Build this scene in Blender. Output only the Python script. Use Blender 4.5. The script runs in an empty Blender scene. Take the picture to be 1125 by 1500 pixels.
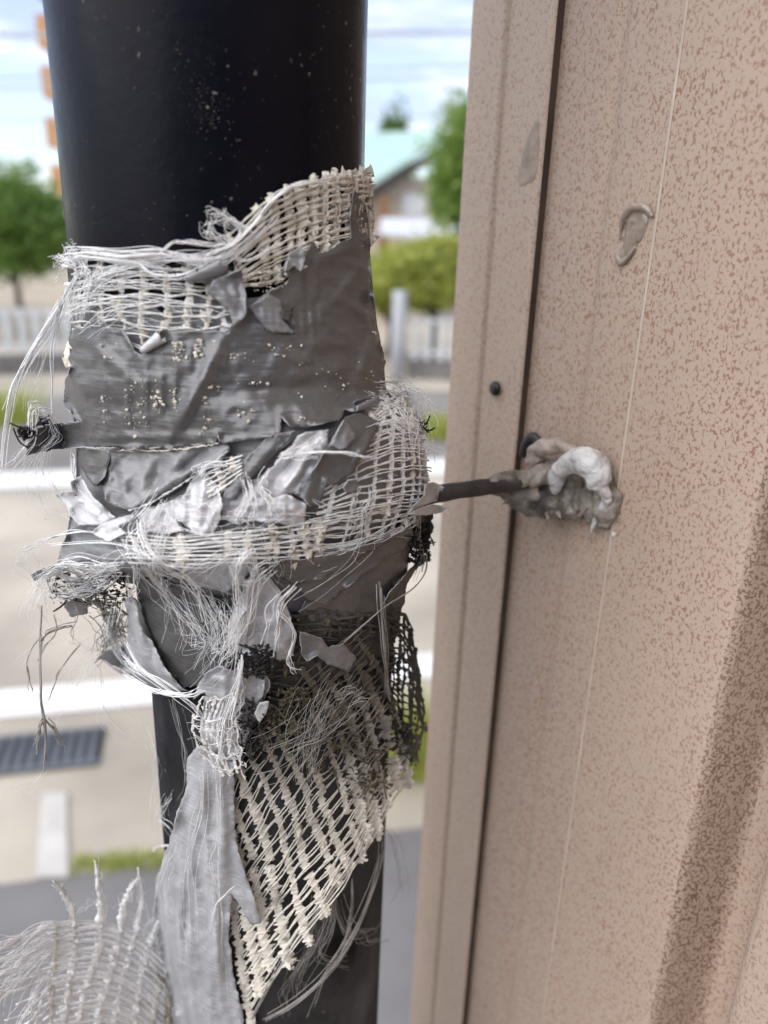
import bpy, bmesh, math, random
import numpy as np
from mathutils import Vector, Matrix, noise, geometry
random.seed(7); np.random.seed(7)
SC = bpy.context.scene
COL = SC.collection
R_ = math.radians

# ------------------------------------------------------------------ camera
H = 2.0                                   # camera height above the ground
PITCH, ROLL, F = R_(19.75), R_(2.0), 1127.0
fwd = np.array([0, math.cos(PITCH), -math.sin(PITCH)])
up0 = np.array([0, math.sin(PITCH), math.cos(PITCH)])
rt0 = np.array([1.0, 0, 0])
RT = math.cos(ROLL)*rt0 + math.sin(ROLL)*up0
UP = -math.sin(ROLL)*rt0 + math.cos(ROLL)*up0
CAM = np.array([0, 0, H])
cd = bpy.data.cameras.new('camera')
cam = bpy.data.objects.new('camera', cd); COL.objects.link(cam)
m = Matrix.Identity(4)
for i in range(3):
    m[i][0], m[i][1], m[i][2], m[i][3] = RT[i], UP[i], -fwd[i], CAM[i]
cam.matrix_world = m
cd.sensor_fit = 'VERTICAL'; cd.sensor_height = 36; cd.lens = F/1500*36
cd.clip_start = 0.005; cd.clip_end = 3000
cd.dof.use_dof = True; cd.dof.focus_distance = 0.157; cd.dof.aperture_fstop = 11.4
SC.camera = cam

# ------------------------------------------------------------------ light
SUN_EL, SUN_AZ = R_(50), math.atan2(-0.80, -0.58)      # azimuth from +Y towards +X
w = bpy.data.worlds.new('World'); SC.world = w; w.use_nodes = True
nt = w.node_tree; nt.nodes.clear()
out = nt.nodes.new('ShaderNodeOutputWorld'); bg = nt.nodes.new('ShaderNodeBackground')
sky = nt.nodes.new('ShaderNodeTexSky'); sky.sky_type = 'NISHITA'; sky.sun_disc = False
sky.sun_elevation = SUN_EL; sky.sun_rotation = SUN_AZ; sky.dust_density = 1.0; sky.air_density = 1.0; sky.ozone_density = 3.5
tc = nt.nodes.new('ShaderNodeTexCoord'); mp = nt.nodes.new('ShaderNodeMapping')
mp.inputs['Scale'].default_value = (1.6, 1.6, 5.5); mp.inputs['Location'].default_value = (0.35, 0.2, 0.1)
cn = nt.nodes.new('ShaderNodeTexNoise'); cn.inputs['Scale'].default_value = 2.6; cn.inputs['Detail'].default_value = 7
cn.inputs['Roughness'].default_value = 0.55
cr = nt.nodes.new('ShaderNodeValToRGB'); cr.color_ramp.elements[0].position = 0.47; cr.color_ramp.elements[1].position = 0.70
mx = nt.nodes.new('ShaderNodeMix'); mx.data_type = 'RGBA'
cn2 = nt.nodes.new('ShaderNodeTexNoise'); cn2.inputs['Scale'].default_value = 5.2; cn2.inputs['Detail'].default_value = 5
mx2 = nt.nodes.new('ShaderNodeMix'); mx2.data_type = 'RGBA'; mx2.inputs[6].default_value = (1.75, 1.9, 2.15, 1); mx2.inputs[7].default_value = (4.6, 4.65, 4.75, 1)
cr2 = nt.nodes.new('ShaderNodeMapRange'); cr2.inputs[1].default_value = .36; cr2.inputs[2].default_value = .62
nt.links.new(cn2.outputs['Fac'], cr2.inputs[0]); nt.links.new(cr2.outputs[0], mx2.inputs[0]); nt.links.new(mp.outputs[0], cn2.inputs['Vector'])
nt.links.new(mx2.outputs[2], mx.inputs[7])
nt.links.new(tc.outputs['Generated'], mp.inputs[0]); nt.links.new(mp.outputs[0], cn.inputs['Vector'])
nt.links.new(cn.outputs['Fac'], cr.inputs[0]); nt.links.new(cr.outputs[0], mx.inputs[0])
hs = nt.nodes.new('ShaderNodeHueSaturation'); hs.inputs['Saturation'].default_value = .78; hs.inputs['Value'].default_value = .8; hs.inputs['Hue'].default_value = .515
nt.links.new(sky.outputs[0], hs.inputs['Color']); nt.links.new(hs.outputs[0], mx.inputs[6]); nt.links.new(mx.outputs[2], bg.inputs[0])
bg.inputs[1].default_value = 0.11
nt.links.new(bg.outputs[0], out.inputs[0])
sd = bpy.data.lights.new('sun', 'SUN'); sd.energy = 1.3; sd.angle = R_(85); sd.color = (1, .95, .88)
so = bpy.data.objects.new('sun', sd); COL.objects.link(so)
sdir = Vector((math.sin(SUN_AZ)*math.cos(SUN_EL), math.cos(SUN_AZ)*math.cos(SUN_EL), math.sin(SUN_EL)))
so.rotation_euler = sdir.to_track_quat('Z', 'Y').to_euler(); so.location = (-5, -1, 8)
SC.view_settings.view_transform = 'Standard'; SC.view_settings.look = 'None'
SC.view_settings.gamma = 1; SC.view_settings.use_curve_mapping = False
SC.view_settings.exposure = 1.58
SC.render.engine = 'CYCLES'
SC.cycles.use_denoising = True
SC.cycles.max_bounces = 8

# ------------------------------------------------------------------ rays and surfaces
def ray(px, py):
    return RT*((px-562.5)/F) - UP*((py-750)/F) + fwd
def lerp(t, x):
    return float(np.interp(x, [a for a, b in t], [b for a, b in t]))
def sst(a, b, x):
    t = min(1, max(0, (x-a)/(b-a))); return t*t*(3-2*t)
AX_UP, AX_LO = np.array([-.0362, .1698]), np.array([-.0262, .1680])
def axis(py):
    k = sst(640, 960, py); a = AX_UP*(1-k) + AX_LO*k
    return a
SIL_L = [(0, 61), (330, 94), (360, 95), (420, 101), (480, 103), (560, 102), (650, 112), (700, 112), (745, 104), (785, 98), (825, 92), (845, 140), (880, 185), (1010, 211), (1049, 219), (1200, 241), (1500, 280)]
SIL_R = [(0, 537), (330, 537), (360, 541), (420, 546), (480, 553), (530, 562), (575, 566), (600, 594), (625, 613), (660, 625), (740, 625), (775, 612), (810, 600), (860, 594), (900, 588), (940, 575), (1000, 566), (1221, 563), (1500, 559)]
def rad_side(px, py):
    d = ray(px, py); A = axis(py); d2 = d[:2]/np.hypot(d[0], d[1])
    return abs(A[0]*d2[1]-A[1]*d2[0])
RLt = [(y, rad_side(lerp(SIL_L, y), y)) for y in range(0, 1640, 10)]
RRt = [(y, rad_side(lerp(SIL_R, y), y)) for y in range(0, 1640, 10)]
RLy = np.array([a for a, b in RLt]); RLv = np.array([b for a, b in RLt]); RRv = np.array([b for a, b in RRt])
def rad(px, py):
    l = np.interp(py, RLy, RLv); r = np.interp(py, RLy, RRv)
    xl, xr = lerp(SIL_L, py), lerp(SIL_R, py)
    k = sst(0.2, 0.85, (px-xl)/(xr-xl))
    return l*(1-k)+r*k
def S(px, py, off=0.0, pull=0.0):
    """point on the wrapped pipe seen at photo pixel (px,py), off mm outwards, pull mm nearer to the camera"""
    d = ray(px, py); A = axis(py); R = rad(px, py)+off*.001
    a = d[0]*d[0]+d[1]*d[1]; b = d[0]*A[0]+d[1]*A[1]; c = A@A-R*R
    q = b*b-a*c
    t = b/a if q <= 0 else (b-math.sqrt(q))/a
    return CAM+d*(t-pull*.001)
def px2m(P, n=1.0):
    return n*float((P-CAM)@fwd)/F
def G(px, py, z=0.0):
    d = ray(px, py); t = (z-H)/d[2]; return CAM+d*t
def AT(px, py, dist):
    d = ray(px, py); return CAM+d*(dist/math.hypot(d[0], d[1]))
# the wall plane: E is the house corner, WD runs along the wall towards the camera, WN points out of it
WD = np.array([.479, -.878, 0]); WD /= np.linalg.norm(WD); WN = np.array([-WD[1]*-1, 0, 0]); WN = np.array([WD[1], -WD[0], 0])
E0 = np.array([.0187, .238, 0])
def W(px, py, o=0.0):
    d = ray(px, py); n = WN; t = ((E0+WN*o*.001-CAM)@n)/(d@n); return CAM+d*t
def wall_s(px, py, o):
    return float((W(px, py, o)-E0)@WD)

# ------------------------------------------------------------------ object helpers
def tag(o, label=None, cat=None, group=None, kind=None):
    if label: o['label'] = label
    if cat: o['category'] = cat
    if group: o['group'] = group
    if kind: o['kind'] = kind
    return o
def link(name, me, parent=None, mat=None, smooth=True):
    o = bpy.data.objects.new(name, me); COL.objects.link(o)
    if mat is not None:
        for mm in (mat if isinstance(mat, (list, tuple)) else [mat]): me.materials.append(mm)
    if smooth:
        me.polygons.foreach_set('use_smooth', [True]*len(me.polygons))
    if parent: o.parent = parent; 
    return o
def mesh(name, V, Fc, parent=None, mat=None, smooth=True, centre=True):
    V = np.array([tuple(v) for v in V], float)
    off = np.zeros(3)
    if parent is not None: off = np.array(parent.location)
    elif centre: off = (V.min(0)+V.max(0))/2
    me = bpy.data.meshes.new(name); me.from_pydata([tuple(v) for v in V-off], [], Fc); me.validate(); me.update()
    o = link(name, me, parent, mat, smooth)
    if parent is None: o.location = off
    return o
def empty(name, loc):
    o = bpy.data.objects.new(name, None); COL.objects.link(o); o.location = [float(c) for c in loc]; o.empty_display_size = .02
    return o
def recalc(o):
    bm = bmesh.new(); bm.from_mesh(o.data); bmesh.ops.recalc_face_normals(bm, faces=bm.faces); bm.to_mesh(o.data); bm.free()
    return o
class MB:
    def __init__(s): s.V = []; s.F = []
    def add(s, V, Fc):
        n = len(s.V); s.V.extend(tuple(v) for v in V); s.F.extend(tuple(i+n for i in f) for f in Fc)
    def box(s, lo, hi, ex=None, ey=None, ez=None, org=(0, 0, 0)):
        ex = np.array([1, 0, 0]) if ex is None else np.array(ex); ey = np.array([0, 1, 0]) if ey is None else np.array(ey); ez = np.array([0, 0, 1.]) if ez is None else np.array(ez)
        P = [np.array(org)+ex*x+ey*y+ez*z for z in (lo[2], hi[2]) for y in (lo[1], hi[1]) for x in (lo[0], hi[0])]
        s.add(P, [(0, 2, 3, 1), (4, 5, 7, 6), (0, 1, 5, 4), (2, 6, 7, 3), (0, 4, 6, 2), (1, 3, 7, 5)])
    def tube(s, P, r, n=6, flat=1.0, nrm=None, cap=True, rj=0.0):
        P = np.array(P, float); N = len(P)
        if N < 2: return
        r = np.array(r if hasattr(r, '__len__') else [r]*N, float)
        T = np.gradient(P, axis=0); T /= np.maximum(np.linalg.norm(T, axis=1, keepdims=True), 1e-12)
        if nrm is None:
            ref = np.array([0, 0, 1.]) if abs(T[0][2]) < .9 else np.array([1., 0, 0])
            ref = np.repeat(ref[None], N, 0)
        else: ref = np.array(nrm, float) if np.ndim(nrm) == 2 else np.repeat(np.array(nrm, float)[None], N, 0)
        A = np.cross(T, ref); A /= np.maximum(np.linalg.norm(A, axis=1, keepdims=True), 1e-9)
        B = np.cross(A, T)
        ang = np.arange(n)*2*math.pi/n
        rr = r[:, None]*(1+rj*np.random.uniform(-1, 1, (N, n)))
        V = P[:, None]+A[:, None]*(np.cos(ang)*rr)[..., None]+B[:, None]*(np.sin(ang)*rr*flat)[..., None]
        b = len(s.V); s.V.extend(map(tuple, V.reshape(-1, 3)))
        for i in range(N-1):
            for k in range(n):
                k2 = (k+1) % n
                s.F.append((b+i*n+k, b+i*n+k2, b+(i+1)*n+k2, b+(i+1)*n+k))
        if cap:
            s.F.append(tuple(b+k for k in range(n))[::-1]); s.F.append(tuple(b+(N-1)*n+k for k in range(n)))
    def blob(s, c, r, amp=.3, ax=None, seg=6, rings=4, fr=1.0):
        c = np.array(c); ax = np.eye(3) if ax is None else ax
        r = np.array(r if hasattr(r, '__len__') else (r, r, r)); sd_ = random.random()*99
        V = []; 
        for i in range(rings+1):
            th = math.pi*i/rings
            for k in range(seg):
                ph = 2*math.pi*k/seg
                d = np.array([math.sin(th)*math.cos(ph), math.sin(th)*math.sin(ph), math.cos(th)])
                q = 1+amp*2*noise.noise(Vector(d*1.7*fr)+Vector((sd_, 0, 0)))
                V.append(c+ax.T@(d*r*q))
        Fc = [(i*seg+k, (i+1)*seg+k, (i+1)*seg+(k+1) % seg, i*seg+(k+1) % seg) for i in range(rings) for k in range(seg)]
        s.add(V, Fc)
    def build(s, name, mat, parent=None, smooth=True):
        return mesh(name, s.V, s.F, parent, mat, smooth)
def spline(P, n):
    """Catmull-Rom through the control points, n samples"""
    P = np.array(P, float)
    if len(P) == 2: return P[0]+(P[1]-P[0])*np.linspace(0, 1, n)[:, None]
    Q = np.vstack([2*P[0]-P[1], P, 2*P[-1]-P[-2]])
    o = []
    for t in np.linspace(0, len(P)-1-1e-9, n):
        i = int(t); f = t-i; a, b, c, d = Q[i], Q[i+1], Q[i+2], Q[i+3]
        o.append(.5*((2*b)+(c-a)*f+(2*a-5*b+4*c-d)*f*f+(3*b-a-3*c+d)*f**3))
    return np.array(o)

# ------------------------------------------------------------------ materials
def new_mat(name):
    mt = bpy.data.materials.new(name); mt.use_nodes = True
    return mt, mt.node_tree, mt.node_tree.nodes['Principled BSDF']
def N(nt, t, **kw):
    n = nt.nodes.new('ShaderNode'+t)
    for k, v in kw.items():
        if k in n.inputs: n.inputs[k].default_value = v
        else: setattr(n, k, v)
    return n
def mixc(nt, fac, a, b):
    x = N(nt, 'Mix', data_type='RGBA')
    for s, v in ((0, fac), (6, a), (7, b)):
        if hasattr(v, 'is_output'): nt.links.new(v, x.inputs[s])
        else: x.inputs[s].default_value = v if s == 0 else (*v[:3], 1)
    return x.outputs[2]
def ramp(nt, src, p0, p1, c0=0.0, c1=1.0):
    r = N(nt, 'MapRange'); nt.links.new(src, r.inputs[0])
    for i, v in zip((1, 2, 3, 4), (p0, p1, c0, c1)): r.inputs[i].default_value = v
    return r.outputs[0]
def tex(nt, scale, detail=3, rough=.5, stretch=None, dist=0, coord='Object'):
    t = N(nt, 'TexCoord'); src = t.outputs[coord]
    if stretch:
        mpn = N(nt, 'Mapping'); mpn.inputs['Scale'].default_value = stretch; nt.links.new(src, mpn.inputs[0]); src = mpn.outputs[0]
    n = N(nt, 'TexNoise', Scale=scale, Detail=detail, Roughness=rough, Distortion=dist); nt.links.new(src, n.inputs['Vector'])
    return n.outputs['Fac']
def bump(nt, p, h, dist, strength=1.0):
    b = N(nt, 'Bump', Distance=dist, Strength=strength); nt.links.new(h, b.inputs['Height'])
    nt.links.new(b.outputs[0], p.inputs['Normal']); return b
def simple(name, col, rough=.6, var=.25, scale=3.0, bdist=0.0, bscale=None, metallic=0.0, spec=.5, detail=4):
    mt, nt, p = new_mat(name)
    f = tex(nt, scale, detail)
    c = mixc(nt, ramp(nt, f, .3, .7), [x*(1-var) for x in col], [min(1, x*(1+var)) for x in col])
    nt.links.new(c, p.inputs['Base Color']); p.inputs['Roughness'].default_value = rough
    p.inputs['Metallic'].default_value = metallic; p.inputs['Specular IOR Level'].default_value = spec
    if bdist: bump(nt, p, tex(nt, bscale or scale*4, 5), bdist)
    return mt
def tape_mat(name, col, col2, rough=.4, metallic=.0, wr=.0002, speck=.63, spec=.5, st=(1, 1, 1)):
    mt, nt, p = new_mat(name)
    c = mixc(nt, ramp(nt, tex(nt, 45 if st[2] == 1 else 240, 5, .5, st), .32, .68), col, col2)
    # chalky abrasion and pale specks left by the adhesive
    ab = ramp(nt, tex(nt, 520, 6, .65, (1, 1, .3)), speck, speck+.16)
    c = mixc(nt, ab, c, [min(1, x*1.25+.05) for x in col2])
    nt.links.new(c, p.inputs['Base Color'])
    nt.links.new(ramp(nt, tex(nt, 120, 4), .3, .7, rough-.1, rough+.14), p.inputs['Roughness'])
    p.inputs['Metallic'].default_value = metallic; p.inputs['Specular IOR Level'].default_value = spec
    ad = N(nt, 'Math', operation='MULTIPLY_ADD'); ad.inputs[1].default_value = .7
    nt.links.new(tex(nt, 800, 3, .5, (.2, .2, 1.6)), ad.inputs[0]); nt.links.new(tex(nt, 150, 4, .6), ad.inputs[2])
    bump(nt, p, ad.outputs[0], wr)
    return mt
M = {}
M['tape_dark'] = tape_mat('weathered_taupe_tape', (.060, .058, .056), (.092, .089, .086), .30, 0, .0002, .63, .8)
M['tape_grey'] = tape_mat('grey_duct_tape', (.15, .15, .15), (.23, .23, .232), .33, .05, .0003)
M['tape_silver'] = tape_mat('silver_duct_tape', (.44, .44, .445), (.56, .56, .565), .33, .15, .0003, .66)
M['tape_pale'] = tape_mat('pale_chalky_tape', (.29, .29, .295), (.43, .43, .435), .36, .1, .0004, .60, .5, (1, 1, .16))
M['tape_edge'] = simple('torn_tape_edge', (.42, .43, .44), .5, .2, 200)
M['tape_black'] = tape_mat('dirty_black_tape', (.035, .032, .030), (.09, .085, .08), .5, 0, .0005)
def yarn_mat(name, col, dirt, zlo=None, zhi=None, amt=.35, trans=.25, sc=160):
    mt, nt, p = new_mat(name)
    f = ramp(nt, tex(nt, sc, 5, .6), .62-amt*.5, .80-amt*.3)
    if zlo is not None:
        g = N(nt, 'NewGeometry'); sx = N(nt, 'SeparateXYZ'); nt.links.new(g.outputs['Position'], sx.inputs[0])
        ad = N(nt, 'Math', operation='MULTIPLY_ADD'); nt.links.new(tex(nt, 60, 4), ad.inputs[0]); ad.inputs[1].default_value = .05
        nt.links.new(sx.outputs[2], ad.inputs[2])
        z = ramp(nt, ad.outputs[0], zlo+.025, zhi+.025)
        mxx = N(nt, 'Math', operation='MAXIMUM'); nt.links.new(f, mxx.inputs[0]); nt.links.new(z, mxx.inputs[1]); f = mxx.outputs[0]
    c = mixc(nt, f, col, dirt)
    nt.links.new(c, p.inputs['Base Color']); p.inputs['Roughness'].default_value = .75; p.inputs['Specular IOR Level'].default_value = .25
    p.inputs['Subsurface Weight'].default_value = 0
    bump(nt, p, tex(nt, 1400, 4, .7), .00025)
    return mt
M['cream'] = yarn_mat('cream_mesh_yarn', (.70, .67, .59), (.40, .34, .26), amt=.25)
M['white'] = yarn_mat('white_glass_yarn', (.82, .81, .78), (.40, .37, .32), amt=.15)
M['fibre'] = yarn_mat('white_loose_fibre', (.88, .88, .87), (.74, .72, .68), amt=.1)
M['greyfibre'] = yarn_mat('grey_loose_fibre', (.42, .40, .37), (.2, .18, .15), amt=.3)
M['clot'] = yarn_mat('dried_adhesive', (.68, .64, .55), (.33, .27, .19), amt=.3, sc=220)
M['dirtymesh'] = yarn_mat('mildewed_mesh', (.76, .72, .63), (.115, .098, .075), H-.135, H-.098, amt=.12)
M['dirtyclot'] = yarn_mat('mildewed_adhesive', (.74, .69, .58), (.11, .09, .06), H-.133, H-.096, amt=.2)
M['darkmesh'] = yarn_mat('blackened_mesh', (.10, .088, .070), (.035, .03, .024), amt=.5)
M['black'] = simple('black_mould', (.016, .014, .013), .8, .5, 400, .0004, 900)
M['moss'] = simple('dry_moss_dirt', (.10, .085, .05), .9, .5, 500, .0005, 900)
# ---- dark glossy pipe with dust, scuffs and a film of dirt
def pipe_mat(name, base, dusty):
    mt, nt, p = new_mat(name)
    film = ramp(nt, tex(nt, 22, 6, .6, (1, 1, .6)), .42, .8, 0, dusty)
    c = mixc(nt, film, base, (.16, .155, .15))
    sp = ramp(nt, tex(nt, 900, 2, .5), .69, .74); pm = ramp(nt, tex(nt, 34, 3), .5, .66)
    ml = N(nt, 'Math', operation='MULTIPLY'); nt.links.new(sp, ml.inputs[0]); nt.links.new(pm, ml.inputs[1])
    c = mixc(nt, ml.outputs[0], c, (.30, .28, .25))
    nt.links.new(c, p.inputs['Base Color'])
    nt.links.new(ramp(nt, tex(nt, 70, 5, .6), .3, .7, .22, .38), p.inputs['Roughness'])
    p.inputs['Specular IOR Level'].default_value = .085
    bump(nt, p, tex(nt, 500, 4), .00006)
    return mt
M['pipe'] = pipe_mat('dark_brown_pipe', (.0034, .0036, .0075), .05)
M['pipe_dusty'] = pipe_mat('dusty_dark_pipe', (.0045, .0038, .0040), .5)
# ---- mottled siding
def siding_mat(name, base, spot, thr, grime=.36):
    mt, nt, p = new_mat(name)
    b = mixc(nt, ramp(nt, tex(nt, 14, 5, .55, (1, 1, .35)), .35, .7), base, [x*.86 for x in base])
    s1 = ramp(nt, tex(nt, 1450, 1.6, .5, (1, 1, .8), .6), thr, thr+.085)
    lo = ramp(nt, tex(nt, 30, 3), .3, .7, .55, 1.0)
    ml = N(nt, 'Math', operation='MULTIPLY'); nt.links.new(s1, ml.inputs[0]); nt.links.new(lo, ml.inputs[1])
    c = mixc(nt, ml.outputs[0], b, spot)
    g2 = ramp(nt, tex(nt, 11, 7, .65, (1, 1, .2)), .50, .80, 0, grime)
    c = mixc(nt, g2, c, (.17, .135, .10))
    nt.links.new(c, p.inputs['Base Color'])
    p.inputs['Roughness'].default_value = .48; p.inputs['Specular IOR Level'].default_value = .35
    ad = N(nt, 'Math', operation='MULTIPLY_ADD'); ad.inputs[1].default_value = -.3
    nt.links.new(s1, ad.inputs[0]); nt.links.new(tex(nt, 1500, 2), ad.inputs[2])
    bump(nt, p, ad.outputs[0], .00005)
    return mt
M['siding'] = siding_mat('mottled_brown_siding', (.445, .342, .265), (.265, .150, .102), .535)
M['siding_step_shade'] = siding_mat('dense_mottle_step_shade', (.41, .31, .235), (.17, .10, .065), .49)  # denser print, plus shade of the rib's step face put into darker colours
M['trim'] = siding_mat('mottled_corner_trim', (.50, .390, .302), (.34, .23, .17), .54, .35)
M['gap'] = simple('dark_gap', (.055, .034, .023), .7, .4, 80)
M['crest_highlight'] = simple('painted_crest_highlight', (.50, .405, .33), .5, .15, 60)
M['eave'] = simple('painted_soffit', (.14, .11, .09), .7, .15, 3)
M['blocker'] = simple('dark_blocker_wall', (.07, .055, .045), .6, .25, 3)
# sealant
def seal_mat(name, col, col2, sc, p0, p1, rough=.3):
    mt, nt, p = new_mat(name)
    c = mixc(nt, ramp(nt, tex(nt, sc, 5, .6), p0, p1), col, col2)
    nt.links.new(c, p.inputs['Base Color']); p.inputs['Roughness'].default_value = rough
    p.inputs['Subsurface Weight'].default_value = .15; p.inputs['Subsurface Radius'].default_value = (.002, .0018, .0015)
    p.inputs['Subsurface Scale'].default_value = 1.0
    bump(nt, p, tex(nt, 300, 6, .6), .0008)
    return mt
M['seal_grey'] = seal_mat('grubby_grey_sealant', (.30, .265, .225), (.085, .070, .056), 110, .40, .62, .42)
M['seal_white'] = seal_mat('white_sealant', (.55, .54, .52), (.28, .235, .19), 130, .50, .72, .22)
M['seal_tan'] = seal_mat('tan_sealant', (.36, .30, .25), (.15, .115, .09), 70, .45, .75, .35)
def gel_mat():
    mt, nt, p = new_mat('clear_silicone')
    nt.links.new(mixc(nt, tex(nt, 90, 3), (.36, .285, .215), (.50, .43, .36)), p.inputs['Base Color'])
    p.inputs['Roughness'].default_value = .22; p.inputs['Transmission Weight'].default_value = .35
    p.inputs['IOR'].default_value = 1.41; p.inputs['Coat Weight'].default_value = .4
    bump(nt, p, tex(nt, 500, 3, .5, (1, 1, .25)), .0002)
    return mt
M['gel'] = gel_mat()
M['rod'] = simple('dirty_black_rod', (.03, .027, .025), .5, .6, 120, .0004, 300)
M['screw'] = simple('dark_screw', (.05, .045, .04), .4, .3, 300, metallic=.6)
# ------------------------------------------------------------------ ground, road
def sheet(name, pts, z, mat, kind='structure'):
    o = mesh(name, [(p[0], p[1], z) for p in pts], [tuple(range(len(pts)))], None, mat, False)
    if o.data.polygons[0].normal.z < 0: o.data.flip_normals()
    return tag(o, kind=kind)
M['earth'] = simple('pale_gravel_ground', (.38, .33, .25), .9, .25, .6)
M['concrete'] = simple('sunlit_pale_asphalt', (.40, .36, .29), .9, .34, .9, .004, 60)
M['asphalt'] = simple('old_grey_asphalt', (.17, .165, .16), .9, .2, 2.5, .004, 60)
M['far_asphalt'] = simple('road_edge_asphalt', (.20, .185, .165), .9, .2, 1.5)
M['paint'] = simple('white_road_paint', (.75, .74, .71), .7, .08, 8)
sheet('ground', [(-900, -300), (900, -300), (900, 1500), (-900, 1500)], 0, M['earth'])
def gx(px, py): return G(px, py)[:2]
rd = np.array([1, .235]); rd /= np.linalg.norm(rd); rn = np.array([-rd[1], rd[0]])
def strip(name, c, a, b, z, mat, l0=-60, l1=60):
    c = np.array(c); return sheet(name, [c+rd*l0+rn*a, c+rd*l1+rn*a, c+rd*l1+rn*b, c+rd*l0+rn*b], z, mat)
near = gx(110, 1026)
far = gx(60, 704)
wl = (far-near)@rn
M['worn_paint'] = simple('worn_white_paint', (.50, .48, .44), .8, .15, 8)
strip('road', near, -1.35, wl+1.2, .004, M['concrete'])
strip('road_shoulder', near, wl+.20, wl+3.6, .008, M['far_asphalt'])
strip('white_edge_line', near, -.10, .12, .012, M['paint'])
strip('far_white_line', near, wl-.22, wl+.24, .012, M['paint'])
strip('near_pavement', near, -6.0, -1.05, .010, M['asphalt'], -12, 40)
strip('far_pavement', near, wl+3.6, wl+5.0, .006, M['concrete'])
# short white stripe running away from the viewer, bottom left
a, b, c, d = gx(52, 1290), gx(100, 1290), gx(98, 1165), gx(62, 1165)
sheet('white_stall_line', [a, b, c, d], .015, M['worn_paint'])
# drain grate in the gutter
g = empty('drain_grate', list(gx(40, 1108))+[.02])
tag(g, 'long dark slotted drain grate lying in the pale road left of the pipe', 'drain grate')
M['grate'] = simple('grey_steel_grate', (.13, .145, .16), .6, .2, 6, metallic=.3)
M['grate_hole'] = simple('grate_pit', (.028, .03, .034), .9, .2, 6)
gc = np.array(gx(40, 1108)); L = np.linalg.norm(np.array(gx(150, 1094))-gc)
gw = abs((np.array(gx(40, 1086))-np.array(gx(40, 1130)))@rn)/2
mb = MB(); mb.box((-1.6, -gw, -.012), (L, gw, -.004), [*rd, 0], [*rn, 0], None, (*gc, .02)); mb.build('pit', M['grate_hole'], g, False)
k = 0; x = -1.55
slat_me = None
while x < L:
    if slat_me is None:
        mb = MB(); mb.box((-.011, -gw, -.004), (.011, gw, .006), [*rd, 0], [*rn, 0]); V = np.array(mb.V)
        slat_me = bpy.data.meshes.new('slat'); slat_me.from_pydata([tuple(v) for v in V], [], mb.F); slat_me.materials.append(M['grate'])
    o = bpy.data.objects.new('slat', slat_me); COL.objects.link(o); o.parent = g
    o.location = (rd[0]*x, rd[1]*x, 0); x += .045
mb = MB()
mb.box((-1.6, -gw-.02, -.01), (L, -gw, .008), [*rd, 0], [*rn, 0], None, (*gc, .02)); mb.box((-1.6, gw, -.01), (L, gw+.02, .008), [*rd, 0], [*rn, 0], None, (*gc, .02))
mb.build('frame', M['grate'], g, False)
# ------------------------------------------------------------------ plants
def leaf_mat(name, c1, c2):
    mt, nt, p = new_mat(name)
    oi = N(nt, 'NewGeometry')
    f = ramp(nt, oi.outputs['Random Per Island'], 0, 1)
    nt.links.new(mixc(nt, f, c1, c2), p.inputs['Base Color']); p.inputs['Roughness'].default_value = .5
    tr = N(nt, 'BsdfTranslucent'); nt.links.new(mixc(nt, f, [min(1, x*1.5) for x in c1], [min(1, x*1.5) for x in c2]), tr.inputs[0])
    ms = N(nt, 'MixShader'); ms.inputs[0].default_value = .35
    nt.links.new(p.outputs[0], ms.inputs[1]); nt.links.new(tr.outputs[0], ms.inputs[2]); nt.links.new(ms.outputs[0], nt.nodes['Material Output'].inputs[0])
    return mt
M['leaf_dark'] = leaf_mat('dark_green_leaf', (.05, .11, .02), (.13, .22, .045))
M['leaf_mid'] = leaf_mat('green_leaf', (.08, .16, .025), (.20, .30, .06))
M['leaf_lime'] = leaf_mat('yellow_green_leaf', (.22, .26, .04), (.42, .44, .10))
M['leaf_lime2'] = leaf_mat('fresh_green_leaf', (.10, .19, .03), (.27, .36, .08))
M['bark'] = simple('grey_brown_bark', (.07, .055, .042), .9, .3, 6)
def leaves(mb, c, r, n, size, fill=.5):
    c = np.array(c); r = np.array(r)
    clumps = []
    for i in range(max(6, n//70)):
        d = np.random.normal(size=3); d /= np.linalg.norm(d)
        clumps.append((d*(fill+(1-fill)*random.random()), random.uniform(.16, .34)))
    for i in range(n):
        q, cr_ = random.choice(clumps)
        d = np.random.normal(size=3)*.55*cr_+q
        P = c+d*r
        if P[2] < .03: continue
        a = np.random.normal(size=3); a /= np.linalg.norm(a); b = np.cross(a, np.random.normal(size=3)); b /= np.linalg.norm(b)
        s = size*random.uniform(.6, 1.3)
        mb.add([P-a*s, P-b*s*.45, P+a*s, P+b*s*.45], [(0, 1, 2, 3)])
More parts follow.
